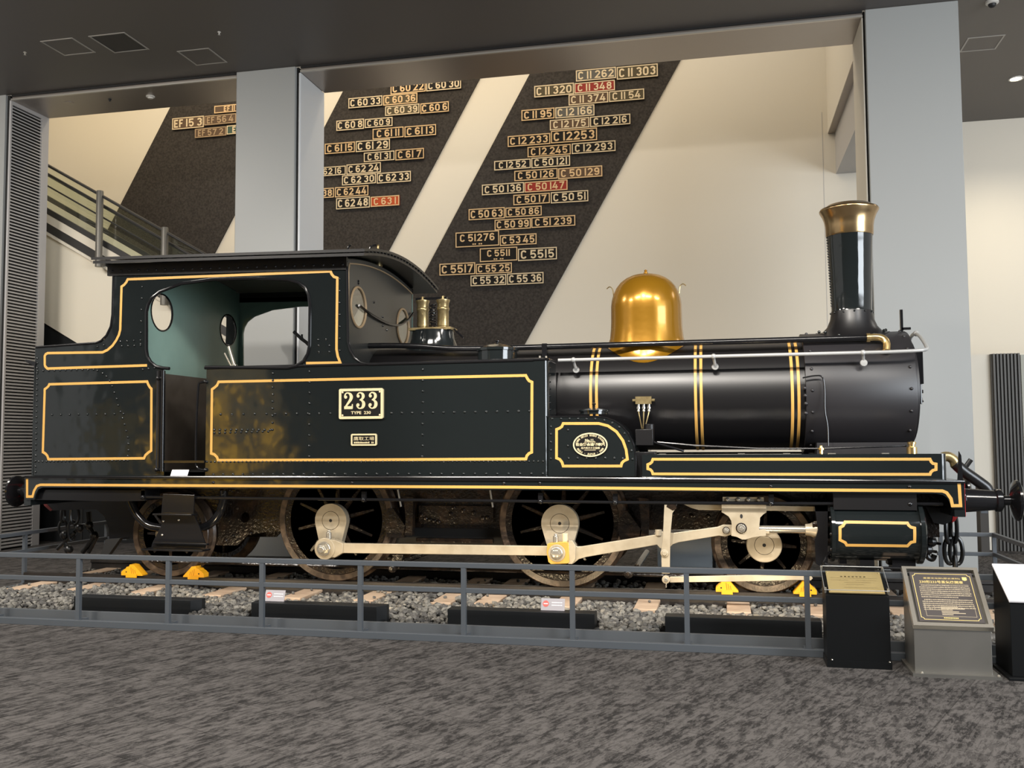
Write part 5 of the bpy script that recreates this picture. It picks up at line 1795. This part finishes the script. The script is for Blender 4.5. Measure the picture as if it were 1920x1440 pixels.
m.tube(smooth_path([(x, -0.9, z - 0.10), (x, -0.9, z), (x + 0.03, -0.9, z + 0.03)]), 0.010, 8)
P(m, 'cab_roof', smooth=30)

# whistle on the roof
m = MB('old_brass')
x, z = (-2.118, 3.646)
m.lathe([(0.03, -0.12), (0.048, -0.10), (0.048, 0.06), (0.03, 0.075), (0.012, 0.10), (0.012, 0.13), (0.02, 0.14), (0, 0.15)], (x, 0, z - 0.03), 'z', 20)
x2, z2 = (-2.211, 3.651)
m.lathe([(0.03, -0.12), (0.034, 0.02), (0.02, 0.06), (0.02, 0.075), (0, 0.08)], (x2, 0.0, z2 - 0.03), 'z', 18)
m.use('trim_black').tube(smooth_path([(x, 0, z + 0.11), (x - 0.08, 0, z + 0.10), (x2 - 0.02, 0, z2 + 0.02), (x2 - 0.12, 0, z2 + 0.01), (x2 - 0.25, 0, z2 - 0.09)]), 0.012, 8)
P(m, 'whistle')

# cab fittings
m = MB('bright_steel')
a, b = (-3.665, 2.43), (-3.739, 2.65)
m.cyl((a[0], -0.3, a[1]), (b[0], -0.3, b[1]), 0.020, 12)
a2 = (-3.789, 2.58)
m.cyl((a[0] - 0.04, -0.3, a[1]), (a2[0], -0.3, a2[1]), 0.010, 10)
m.cyl((a[0], -0.3, a[1] - 0.35), (a[0], -0.3, a[1] + 0.02), 0.03, 12)
P(m, 'reversing_lever')
m = MB('trim_black')
a, b, c = (-2.824, 2.752), (-2.733, 2.671), (-2.642, 2.607)
m.tube([(a[0], -0.6, a[1]), (b[0], -0.6, b[1]), (c[0], -0.6, c[1])], 0.018, 10)
d = (-2.733, 2.721)
m.tube(smooth_path([(d[0], -0.6, d[1]), (d[0] + 0.01, -0.6, d[1] - 0.05), (c[0], -0.6, c[1] - 0.02)]), 0.012, 8)
P(m, 'brake_handle')

# --- boiler barrel with gold double bands
m = MB('satin_black')
m.lathe([(RB, -2.06), (RB, 2.32)], (0, 0, ZB_), 'x', 72)
m.lathe([(RB + 0.03, -2.06), (RB + 0.03, -0.62), (RB, -0.60)], (0, 0, ZB_), 'x', 72)
for px in [(0.287, 2.149), (0.344, 2.148), (1.295, 2.129), (1.348, 2.128), (2.185, 2.112), (2.243, 2.111)]:
    m.use('gold_line').lathe([(RB, px[0] - 0.014), (RB + 0.004, px[0] - 0.013), (RB + 0.004, px[0] + 0.013), (RB, px[0] + 0.014)], (0, 0, ZB_), 'x', 72)
P(m, 'boiler', smooth=40)
m = MB('smokebox_black')
m.lathe([(0.50, 2.30), (RS, 2.305), (RS, 3.262), (RS - 0.008, 3.275), (0.52, 3.285), (0.50, 3.29), (0.495, 3.31), (0.40, 3.325), (0.0, 3.335)], (0, 0, ZX), 'x', 72)
m.box(2.4, 3.2, -0.45, 0.45, 1.24, 1.56)
for k in range(14):
    a = math.radians(-60 + k * 20)
    for x in (2.36, 3.22):
        m.ball((x, -RS * math.cos(a), ZX + RS * math.sin(a)), 0.015, 8)
for px in [(2.295, 2.067), (2.298, 1.997), (2.301, 1.923), (2.298, 1.834)]:
    m.rivet(px[0], -0.57, px[1], 0.016)
sb = P(m, 'smokebox', smooth=40)
m = MB('trim_black')
x = 3.34
m.tube([(x, -0.10, ZX - 0.12), (x + 0.05, -0.10, ZX - 0.12), (x + 0.05, -0.10, ZX + 0.10), (x, -0.10, ZX + 0.10)], 0.012, 8)
m.cyl((3.30, 0, ZX), (3.43, 0, ZX), 0.018, 12)
m.cyl((3.40, -0.10, ZX - 0.10), (3.39, 0.02, ZX + 0.02), 0.014, 8)
m.prism([(-0.25, ZX + 0.06), (-0.05, ZX + 0.06), (-0.05, ZX + 0.36), (-0.25, ZX + 0.36)], 3.33, 3.39, 'x')
q = sub(m, 'door_handle', sb)
m = MB('trim_black')
x, z = (3.235, 2.643)
m.box(x - 0.012, x + 0.012, -0.13, -0.09, z - 0.02, z + 0.185)
m.box(x, x + 0.08, -0.13, -0.09, z - 0.01, z + 0.012)
P(m, 'lamp_bracket', smooth=0)

# chimney
m = MB('gloss_black')
CX = 2.80


def on_barrel(prof, seg, conform, Rb, zc):
    """lathe about a vertical axis at CXX whose first rings hug a barrel along X"""
    v, f = [], []
    for i, (r, z) in enumerate(prof):
        for k in range(seg):
            a = 2 * PI * k / seg
            x, y = r * math.cos(a), r * math.sin(a)
            c = conform[i]
            zz = z
            if c > 0:
                zb = zc + math.sqrt(max(Rb * Rb - y * y, 0)) + 0.004
                zz = lerp(z, zb + (z - prof[0][1]) * (1 - c), c)
            v.append((x, y, zz))
    for i in range(len(prof) - 1):
        for k in range(seg):
            l = (k + 1) % seg
            f.append((i * seg + k, i * seg + l, (i + 1) * seg + l, (i + 1) * seg + k))
    return v, f


v, f = on_barrel([(0.345, 2.63), (0.335, 2.642), (0.28, 2.655), (0.235, 2.70), (0.205, 2.76), (0.192, 2.84)], 48, [1, 1, 0.85, 0.45, 0.12, 0], RS, ZX)
m.use('satin_black').add([(p[0] + CX, p[1], p[2]) for p in v], f)
m.use('gloss_black').lathe([(0.193, 2.84), (0.190, 2.86), (0.2, 3.2), (0.216, 3.61)], (CX, 0, 0), 'z', 48)
for k in range(26):
    m.ball((CX - 0.19 - 0.026 * k / 25, -0.03, lerp(2.9, 3.58, k / 25)), 0.009, 6)
for k in range(12):
    a = 2 * PI * k / 12
    m.ball((CX + 0.197 * math.cos(a), 0.197 * math.sin(a), 2.825), 0.010, 6)
    y = 0.31 * math.sin(a)
    m.ball((CX + 0.31 * math.cos(a), y, ZX + math.sqrt(RS ** 2 - y * y) + 0.02), 0.015, 6)
ch = P(m, 'chimney', smooth=40)
m = MB('copper_cap')
m.lathe([(0.219, 3.585), (0.224, 3.60), (0.226, 3.68), (0.236, 3.74), (0.254, 3.79), (0.278, 3.832), (0.281, 3.846), (0.272, 3.860), (0.235, 3.872), (0.205, 3.896), (0.192, 3.898), (0.185, 3.88), (0.185, 3.60)], (CX, 0, 0), 'z', 56)
sub(m, 'chimney_cap', ch, smooth=50)

# dome
m = MB('dome_gold')
DX = 0.80
prof = [(0.430, 2.56), (0.415, 2.572), (0.392, 2.60), (0.374, 2.66), (0.365, 2.73), (0.361, 2.80), (0.360, 2.90), (0.3595, 2.97), (0.352, 3.03), (0.334, 3.095), (0.303, 3.16), (0.262, 3.212), (0.21, 3.252), (0.15, 3.281), (0.08, 3.298), (0.0001, 3.303)]
cf = [1, 1, 0.8, 0.5, 0.2, 0.05] + [0] * 10
v, f = on_barrel(prof, 56, cf, RB, ZB_)
m.add([(p[0] + DX, p[1], p[2]) for p in v], f)
m.lathe([(0.022, 3.298), (0.022, 3.32), (0.012, 3.325), (0.018, 3.34), (0.0, 3.352)], (DX, 0, 0), 'z', 14)
m.use('old_brass')
for s in (-1, 1):
    m.tube(smooth_path([(DX + s * 0.335, 0, 3.09), (DX + s * 0.345, 0, 3.16), (DX + s * 0.375, 0, 3.185), (DX + s * 0.405, 0, 3.165)]), 0.006, 6)
P(m, 'steam_dome', smooth=50)

# safety valves on their casing
m = MB('satin_black')
SX = -1.49
v, f = on_barrel([(0.30, 2.58), (0.27, 2.62), (0.235, 2.70), (0.225, 2.79)], 40, [1, 0.7, 0.2, 0], RB + 0.03, ZB_)
m.use('gloss_black').add([(p[0] + SX, p[1] * 0.8, p[2]) for p in v], f)
m.use('old_brass').box(SX - 0.235, SX + 0.235, -0.13, 0.13, 2.785, 2.812)
P(m, 'valve_casing', smooth=40)
for dx in (-0.115, 0.115):
    m = MB('old_brass')
    m.lathe([(0.055, 2.81), (0.055, 2.83), (0.062, 2.835), (0.060, 3.0), (0.068, 3.01), (0.068, 3.03), (0.060, 3.04), (0.064, 3.085), (0.074, 3.105), (0.074, 3.12), (0.03, 3.125), (0.02, 3.16), (0, 3.165)], (SX + dx, 0, 0), 'z', 24)
    P(m, 'safety_valve', smooth=40)
m = MB('trim_black')
hel = [(SX + 0.034 * math.cos(t), 0.034 * math.sin(t), 2.83 + 0.24 * t / (16 * PI)) for t in [k * PI / 6 for k in range(97)]]
m.tube(hel, 0.009, 6)
m.box(SX - 0.19, SX + 0.16, -0.02, 0.02, 3.125, 3.15)
m.tube(smooth_path([(SX + 0.235, 0, 2.80), (SX + 0.30, 0, 2.74), (SX + 0.34, 0, 2.70)]), 0.010, 6)
P(m, 'valve_spring', smooth=40)

# filler lids
for s in (-1, 1):
    m = MB('gloss_black')
    fx, fy = -0.585, s * 0.80
    m.lathe([(0.195, 2.35), (0.195, 2.465), (0.207, 2.468), (0.207, 2.492), (0.18, 2.496), (0.12, 2.522), (0.05, 2.54), (0.0, 2.543)], (fx, fy, 0), 'z', 40)
    m.use('trim_black').lathe([(0.008, 2.54), (0.008, 2.555), (0.022, 2.562), (0.022, 2.572), (0.0, 2.578)], (fx, fy, 0), 'z', 14)
    P(m, 'tank_filler', smooth=30)
m = MB('bright_steel')
for x, y in ((-0.14, -0.93), (-0.085, -0.90)):
    m.cyl((x, y, 2.35), (x, y, 2.40), 0.010, 8)
P(m, 'tank_vent', smooth=30)

# black ejector pipe with brass elbow
m = MB('trim_black')
ez = 2.537
m.tube(smooth_path([(-2.06, -0.42, 2.60), (-1.8, -0.42, 2.595), (-1.5, -0.42, 2.58), (-1.1, -0.42, 2.545), (-0.5, -0.42, ez), (1, -0.42, ez), (2.90, -0.42, ez)], 6), 0.029, 14)
q = (-0.184, 2.511)
m.box(q[0] - 0.025, q[0] + 0.025, -0.46, -0.38, 2.33, ez + 0.03)
P(m, 'ejector_pipe')
m = MB('brass')
m.tube(smooth_path([(2.88, -0.42, ez), (2.95, -0.42, ez + 0.003), (3.01, -0.43, ez - 0.012), (3.04, -0.45, ez - 0.06), (3.03, -0.48, ez - 0.14)], 6), 0.034, 16)
m.lathe([(0.042, 2.87), (0.042, 2.90)], (0, -0.42, ez), 'x', 18)
m.ball((3.03, -0.485, ez - 0.14), 0.05, 14, 0.5)
P(m, 'brass_elbow')

# white handrail
m = MB('handrail_white')
hz = 2.377
hp = [(-0.01, -0.66, hz), (1.0, -0.66, hz), (2.0, -0.66, hz), (3.0, -0.66, hz), (3.22, -0.66, hz + 0.004)]
m.tube(hp + smooth_path([(3.22, -0.66, hz + 0.004), (3.31, -0.64, hz + 0.012), (3.36, -0.58, hz + 0.03), (3.365, -0.45, hz + 0.10), (3.365, -0.22, hz + 0.19), (3.365, 0, hz + 0.225), (3.365, 0.22, hz + 0.19), (3.36, 0.58, hz + 0.03), (3.22, 0.66, hz)], 5)[1:] + [(-0.01, 0.66, hz)], 0.017, 12)
for px in [(0.139, 2.371), (1.471, 2.373), (2.801, 2.373)]:
    m.ball((px[0], -0.66, hz), 0.026, 12)
    m.tube([(px[0], -0.66, hz), (px[0] + 0.012, -0.60, hz - 0.075)], 0.014, 10)
    y0 = -0.555 if px[0] < 2.3 else -0.60
    m.lathe([(0.034, 0.0), (0.03, -0.012), (0.0, -0.014)], (px[0] + 0.012, y0 - 0.01, hz - 0.09), 'y', 14)
m.ball((3.365, -0.1, hz + 0.22), 0.028, 12)
P(m, 'handrail')

# splasher with sand box
SPL = [(-0.048, 1.82), (0.413, 1.815), (0.502, 1.799), (0.57, 1.774), (0.638, 1.727), (0.691, 1.665), (0.729, 1.592), (0.752, 1.514), (0.761, 1.416), (0.758, 1.266), (-0.052, 1.264)]
for s in (-1, 1):
    m = MB('gloss_black')
    m.prism(SPL, s * 1.02, s * 0.56)
    if s < 0:
        m.use('trim_black').tube([(p[0], -1.02, p[1]) for p in SPL[:-2] + [SPL[-2]]], 0.007, 6)
        m.use('gloss_black')
        rp = [(-0.012, 1.8), (0.073, 1.799), (0.154, 1.798), (0.234, 1.797), (0.313, 1.794), (0.393, 1.793), (0.477, 1.78), (0.55, 1.754), (0.614, 1.715), (0.662, 1.656), (0.7, 1.582), (0.723, 1.499), (0.731, 1.421), (-0.023, 1.726), (-0.024, 1.656), (-0.024, 1.582), (-0.025, 1.507), (-0.026, 1.428), (0.138, 1.694), (0.136, 1.546), (0.14, 1.432), (0.225, 1.432), (0.309, 1.432), (0.394, 1.432), (0.482, 1.432), (0.566, 1.431), (0.644, 1.426)]
        for p in rp:
            m.rivet(p[0], YT, p[1], 0.0105)
        m.use('gold_line').ribbon([(0.093, 1.754), (0.425, 1.751), (0.511, 1.728), (0.589, 1.673), (0.646, 1.592), (0.674, 1.509), (0.685, 1.421), (0.653, 1.407), (0.634, 1.387), (0.626, 1.359), (0.089, 1.359), (0.079, 1.393), (0.06, 1.42), (0.027, 1.434), (0.03, 1.7), (0.057, 1.71), (0.08, 1.725)], 0.025, YT, 0.002, True)
    P(m, 'splasher', smooth=30)
m = MB('gloss_black')
x, y = 0.36, -0.85
m.lathe([(0.13, 1.84), (0.13, 1.865), (0.142, 1.867), (0.142, 1.88), (0.10, 1.892), (0.0, 1.905)], (x, y, 0), 'z', 32)
m.use('trim_black').lathe([(0.008, 1.90), (0.008, 1.925), (0.018, 1.93), (0.018, 1.945), (0, 1.95)], (x, y, 0), 'z', 12)
P(m, 'sand_lid', smooth=30)

# long valance box beside the smokebox
SB0, SB1 = (0.816, 1.377)[0], (3.408, 1.374)[0]
for s in (-1, 1):
    m = MB('gloss_black')
    m.prism(rounded(SB0, SB1, s * 1.0, s * 0.72, 0.05), 1.235, 1.462, 'z')
    if s < 0:
        m.use('gold_line').ribbon([(0.914, 1.42), (2.112, 1.418), (3.272, 1.416), (3.281, 1.393), (3.294, 1.379), (3.319, 1.374), (3.317, 1.327), (3.292, 1.32), (3.276, 1.306), (3.268, 1.286), (2.108, 1.285), (0.912, 1.287), (0.905, 1.311), (0.891, 1.326), (0.867, 1.333), (0.867, 1.372), (0.891, 1.382), (0.906, 1.396)], 0.024, -1.0, 0.002, True)
        m.use('bright_steel')
        for px in [(1, 1.483), (1.7, 1.471), (2.091, 1.47), (2.475, 1.468), (2.916, 1.471)]:
            m.box(px[0] - 0.03, px[0] + 0.03, -0.99, -0.93, 1.462, 1.470)
    P(m, 'sill_box', smooth=30)
m = MB('satin_black')
a, b = (0.741, 1.697), (0.904, 1.545)
m.box(a[0], b[0], -0.80, -0.60, b[1], a[1])
m.box(a[0], b[0] + 0.02, -0.82, -0.58, 1.25, b[1] - 0.06)
m.cyl((a[0] + 0.12, -0.7, b[1]), (a[0] + 0.12, -0.7, a[1] + 0.05), 0.05, 14)
m.use('trim_black').cyl((b[0], -0.75, b[1] + 0.03), (b[0] + 0.28, -0.72, 1.49), 0.012, 8)
P(m, 'oil_pump', smooth=20, bevel=0.006)
m = MB('old_brass')
a, b = (0.728, 2.013), (0.88, 1.941)
m.box(a[0], b[0], -0.60, -0.55, b[1], a[1])
zc_ = (a[1] + b[1]) / 2
m.cyl((a[0] - 0.03, -0.57, zc_), (b[0] + 0.03, -0.57, zc_), 0.014, 10)
for k in range(3):
    xx = a[0] + (b[0] - a[0]) * (0.17 + 0.33 * k)
    m.use('bright_steel').lathe([(0.012, 0), (0.012, -0.025), (0.017, -0.028), (0.017, -0.045), (0.011, -0.048), (0.015, -0.07)], (xx, -0.575, b[1]), 'z', 10)
    m.use('old_brass').tube(smooth_path([(xx, -0.575, b[1] - 0.07), (lerp(xx, (a[0] + b[0]) / 2, 0.3), -0.60, b[1] - 0.14), ((a[0] + b[0]) / 2 + (k - 1) * 0.012, -0.66, b[1] - 0.24)]), 0.006, 6)
P(m, 'oil_divider', smooth=30)
m = MB('trim_black')
m.tube([(p[0], y, p[1]) for p, y in zip([(0.938, 1.575), (1.272, 1.543), (1.849, 1.511), (2.41, 1.508), (3.135, 1.529)], (-0.72, -0.74, -0.74, -0.74, -0.72))], 0.009, 8)
cpx = [(2.271, 2.16), (2.386, 2.178), (2.447, 2.162), (2.463, 2.053), (2.462, 1.856), (2.482, 1.708), (2.482, 1.531)]
m.tube(smooth_path([(p[0], -0.625 if i < 5 else -0.62, p[1]) for i, p in enumerate(cpx)], 4), 0.007, 8)
P(m, 'lubricator_pipe')
m = MB('brass')
q = (2.405, 1.484)
m.lathe([(0.018, -0.02), (0.018, 0.01), (0.028, 0.012), (0.028, 0.03), (0.016, 0.032), (0.012, 0.05), (0, 0.055)], (q[0], -0.76, q[1]), 'z', 8)
q = (3.173, 1.472)
m.lathe([(0.045, -0.03), (0.045, 0.045), (0.03, 0.05), (0.03, 0.07), (0.038, 0.072), (0.038, 0.09), (0.02, 0.095), (0, 0.1)], (q[0], -0.76, q[1]), 'z', 18)
P(m, 'oil_cup')
m = MB('old_brass')
hp = [(3.44, -0.45, 1.30), (3.46, -0.45, 1.39), (3.52, -0.45, 1.43), (3.58, -0.45, 1.40), (3.60, -0.45, 1.34)]
m.tube(smooth_path(hp, 5), 0.045, 14)
P(m, 'hose_elbow')
m = MB('hook_black')
m.tube(smooth_path([(3.59, -0.45, 1.37), (3.66, -0.44, 1.30), (3.78, -0.42, 1.21), (3.86, -0.41, 1.14), (3.88, -0.40, 1.06)], 6), 0.052, 14)
m.cyl((3.68, -0.44, 1.33), (3.73, -0.44, 1.40), 0.022, 10)
P(m, 'vacuum_hose')
m = MB('trim_black')
q = (3.51, 1.247)
m.prism([(q[0] - 0.02, q[1] - 0.02), (q[0] + 0.02, q[1] - 0.02), (q[0] + 0.012, q[1] + 0.20), (q[0] - 0.004, q[1] + 0.235)], -1.0, -0.97)
P(m, 'lamp_iron', smooth=0)

# --- front and rear draw gear
def link(mb, c, h, w, r, rot=0.0, tilt=0.0):
    """one oval chain link hanging at c; rot turns it about the vertical"""
    pts = []
    for k in range(20):
        a = 2 * PI * k / 20
        u = w / 2 * math.copysign(abs(math.cos(a)) ** 0.8, math.cos(a))
        v = h / 2 * math.sin(a)
        uu, vv = u, v
        pts.append((c[0] + uu * math.cos(rot) + vv * math.sin(tilt), c[1] + uu * math.sin(rot), c[2] + vv * math.cos(tilt)))
    mb.tube(pts, r, 8, closed=True)


m = MB('hook_black')
for px, h, w, rot in (((3.532, 0.763), 0.24, 0.085, 0.9), ((3.578, 0.787), 0.28, 0.07, 2.2), ((3.539, 0.57), 0.23, 0.10, 0.2), ((3.593, 0.571), 0.24, 0.11, 0.1), ((3.58, 0.431), 0.20, 0.06, 1.5)):
    p = px
    link(m, (p[0], -0.38, p[1]), h, w, 0.019, rot)
P(m, 'safety_chain')
m = MB('hook_black')
hk = [(3.387, 0.841), (3.379, 0.719), (3.399, 0.646), (3.36, 0.572), (3.367, 0.504), (3.404, 0.485), (3.423, 0.525)]
m.tube(smooth_path([(p[0], -0.3, p[1]) for p in hk], 5), 0.026, 10)
for p in hk[1:4]:
    m.ball((p[0], -0.32, p[1]), 0.05, 8)
    m.cyl((p[0] - 0.06, -0.33, p[1]), (p[0] + 0.08, -0.31, p[1] - 0.02), 0.014, 8)
P(m, 'draw_hook')
m = MB('hook_black')
for px, h, w, rot in (((-5.779, 0.787), 0.16, 0.05, 1.4), ((-5.775, 0.643), 0.16, 0.10, 0.1), ((-5.627, 0.789), 0.20, 0.09, 0.3), ((-5.657, 0.615), 0.22, 0.08, 0.9)):
    p = px
    link(m, (p[0], -0.30, p[1]), h, w, 0.015, rot)
for a, b, r in (((-5.456, 0.827), (-5.431, 0.648), 0.035), ((-5.431, 0.648), (-5.361, 0.554), 0.03), ((-5.361, 0.554), (-5.514, 0.373), 0.026), ((-5.327, 0.566), (-5.438, 0.374), 0.022), ((-5.622, 0.598), (-5.838, 0.403), 0.022), ((-5.773, 0.571), (-5.713, 0.393), 0.022)):
    m.cyl((a[0], -0.3, a[1]), (b[0], -0.3, b[1]), r, 10)
for p in [(-5.432, 0.678), (-5.361, 0.566), (-5.745, 0.566), (-5.686, 0.405), (-5.554, 0.646)]:
    m.ball((p[0], -0.31, p[1]), 0.05, 10)
P(m, 'rear_coupling')
for s_ in (-1, 1):
    m = MB('hook_black')
    G1 = [(3.32, 0.977), (3.566, 0.955), (3.535, 0.845), (3.463, 0.816), (3.383, 0.834)]
    m.prism(G1, s_ * 0.49, s_ * 0.51)
    m.use('signal_red').prism([(3.561, 0.946), (3.596, 0.946), (3.59, 0.893), (3.558, 0.85), (3.535, 0.836), (3.546, 0.902)], s_ * 0.48, s_ * 0.52)
    P(m, 'front_guard_iron', smooth=0)

# --- plates on the loco side
def frame_plate(x0, x1, z0, z1, y, t, fw, r, field):
    mm = MB(field)
    mm.box(x0 + 0.002, x1 - 0.002, y - t, y, z0 + 0.002, z1 - 0.002)
    mm.use('plate_brass')
    c = arc2(x0 + r, z0 + r, r, r, 180, 270, 4) + arc2(x1 - r, z0 + r, r, r, 270, 360, 4) + arc2(x1 - r, z1 - r, r, r, 0, 90, 4) + arc2(x0 + r, z1 - r, r, r, 90, 180, 4)
    inner = [(x0 + fw, z0 + fw), (x1 - fw, z0 + fw), (x1 - fw, z1 - fw), (x0 + fw, z1 - fw)]
    mm.prism(c, y - t - 0.006, y - 0.001, 'y', [inner])
    return mm


a, b = (-2.127, 2.116), (-1.669, 1.819)
yp = YT - 0.022
m = frame_plate(a[0], b[0], b[1], a[1], YT, 0.022, 0.025, 0.016, 'plate_black')
m.use('plate_brass')
cx, w, h = (a[0] + b[0]) / 2, b[0] - a[0], a[1] - b[1]
DZ0, DH, DW = b[1] + 0.325 * h, 0.555 * h, 0.21 * w


def fat(paths, ox):
    for i, (path, widths, balls) in enumerate(paths):
        if len(path) > 4:
            sp = smooth_path([(p[0], p[1], q) for p, q in zip(path, widths)], 4)
            path, widths = [p[:2] for p in sp], [p[2] for p in sp]
        m.ribbon([(ox + p[0] * DW, DZ0 + p[1] * DH) for p in path], 1, yp, 0.004 + 0.0008 * i, widths=[q * DW for q in widths])
        for q in balls:
            m.prism([(ox + q[0] * DW + q[2] * DW * math.cos(t), DZ0 + q[1] * DH + q[2] * DW * math.sin(t)) for t in [k * PI / 9 for k in range(18)]], yp - 0.0046 - 0.0008 * i, yp)


two = [([(0.10, 0.72), (0.12, 0.84), (0.25, 0.94), (0.45, 0.96), (0.66, 0.90), (0.80, 0.76), (0.76, 0.60), (0.58, 0.44), (0.36, 0.28), (0.18, 0.12)], [0.18, 0.14, 0.13, 0.13, 0.24, 0.34, 0.32, 0.26, 0.2, 0.2], [(0.20, 0.72, 0.16)]),
       ([(0.04, 0.09), (0.96, 0.09)], [0.30, 0.30], []), ([(0.90, 0.05), (0.93, 0.30)], [0.16, 0.10], [])]
three = [([(0.10, 0.76), (0.16, 0.88), (0.34, 0.96), (0.52, 0.95), (0.70, 0.87), (0.75, 0.74), (0.66, 0.62), (0.46, 0.545), (0.36, 0.54)], [0.15, 0.13, 0.12, 0.16, 0.26, 0.31, 0.24, 0.14, 0.10], [(0.21, 0.76, 0.155)]),
         ([(0.40, 0.54), (0.60, 0.50), (0.78, 0.38), (0.80, 0.24), (0.70, 0.11), (0.48, 0.04), (0.28, 0.05), (0.12, 0.14), (0.08, 0.24)], [0.10, 0.18, 0.30, 0.34, 0.27, 0.14, 0.12, 0.13, 0.16], [(0.19, 0.24, 0.165)])]
fat(two, cx - 1.85 * DW)
fat(three, cx - 0.51 * DW)
fat(three, cx + 0.80 * DW)
put_text(m, 'TYPE  230', 0.05, lambda u, v: (cx + u, yp - 0.004, b[1] + 0.205 * h + v), width=0.45 * w, height=0.10 * h, bold=0.0012)
for sx in (-1, 1):
    for sz in (-1, 1):
        m.rivet(cx + sx * (w / 2 - 0.036), yp, (a[1] + b[1]) / 2 + sz * (h / 2 - 0.036), 0.009)
P(m, 'number_plate', smooth=30)

a, b = (-2.003, 1.674), (-1.737, 1.558)
m = frame_plate(a[0], b[0], b[1], a[1], YT, 0.014, 0.015, 0.014, 'plate_black')
yq = YT - 0.014
cx, w, h = (a[0] + b[0]) / 2, b[0] - a[0], a[1] - b[1]
put_text(m.use('plate_brass'), '鷹取工場', 0.05, lambda u, v: (cx + u, yq - 0.003, b[1] + 0.60 * h + v), width=0.80 * w, height=0.32 * h, bold=0.0)
rnd3 = random.Random(5)
u = -0.385 * w
while u < 0.385 * w:
    ww = rnd3.uniform(0.008, 0.016)
    if not 0.20 * w < u < 0.235 * w:
        m.box(cx + u, cx + u + ww, yq - 0.003, yq, b[1] + 0.20 * h, b[1] + rnd3.uniform(0.30, 0.34) * h)
    u += ww + 0.004
P(m, 'factory_plate', smooth=0)

cxz = (0.346, 1.555)
A_, B_ = 0.160, 0.109
m = MB('plate_black')
el = lambda k, s, n=48: (cxz[0] + A_ * s * math.cos(2 * PI * k / n), cxz[1] + B_ * s * math.sin(2 * PI * k / n))
m.prism([el(k, 0.99) for k in range(48)], YT - 0.012, YT)
m.use('plate_brass')
m.ribbon([el(k, 0.965) for k in range(48)], 0.012, YT - 0.012, 0.006, True)
yq = YT - 0.012


def curve_text(s, a0, a1, rr, size, flip):
    n = len(s)
    for i, c in enumerate(s):
        if c == ' ':
            continue
        a = math.radians(lerp(a0, a1, i / (n - 1)))
        px, pz = cxz[0] + A_ * rr * math.cos(a), cxz[1] + B_ * rr * math.sin(a)
        # direction along the ellipse
        tx, tz = -A_ * math.sin(a), B_ * math.cos(a)
        L = math.hypot(tx, tz)
        tx, tz = tx / L, tz / L
        if not flip:
            tx, tz = -tx, -tz
        nx, nz = -tz, tx
        put_text(m, c, size, lambda u, v: (px + u * tx + v * nx, yq - 0.003, pz + u * tz + v * nz), height=size if c not in '.·' else None, width=size * 0.62 if c not in '1I.·' else size * 0.25, bold=0.0008)


curve_text('KISHA SEIZO GOSHI KWAISHA', 168, 12, 0.80, 0.019, False)
curve_text('OSAKA · JAPAN · 1903', 205, 335, 0.80, 0.019, True)
put_text(m, 'No.11.', 0.03, lambda u, v: (cxz[0] - 0.004 + u, yq - 0.003, cxz[1] + 0.042 + v), width=0.088, height=0.024, bold=0.0012)
m.box(cxz[0] - 0.055, cxz[0] + 0.05, yq - 0.003, yq, cxz[1] + 0.023, cxz[1] + 0.027)
put_text(m, '社會資合造製車汽', 0.03, lambda u, v: (cxz[0] + u, yq - 0.003, cxz[1] + 0.003 + v), width=0.272, height=0.029, bold=0.0014)
put_text(m, '月六年六十三治明', 0.03, lambda u, v: (cxz[0] + u, yq - 0.003, cxz[1] - 0.030 + v), width=0.175, height=0.020, bold=0.001)
m.box(cxz[0] - 0.055, cxz[0] + 0.05, yq - 0.003, yq, cxz[1] - 0.051, cxz[1] - 0.047)
P(m, 'works_plate', smooth=0)

card('notice_card', (-3.847, 1.254)[0], -1.07, (-3.847, 1.254)[1] + 0.003, 0.19, 0.075, 0.5, 'small white card standing on the running board below the cab door', False)
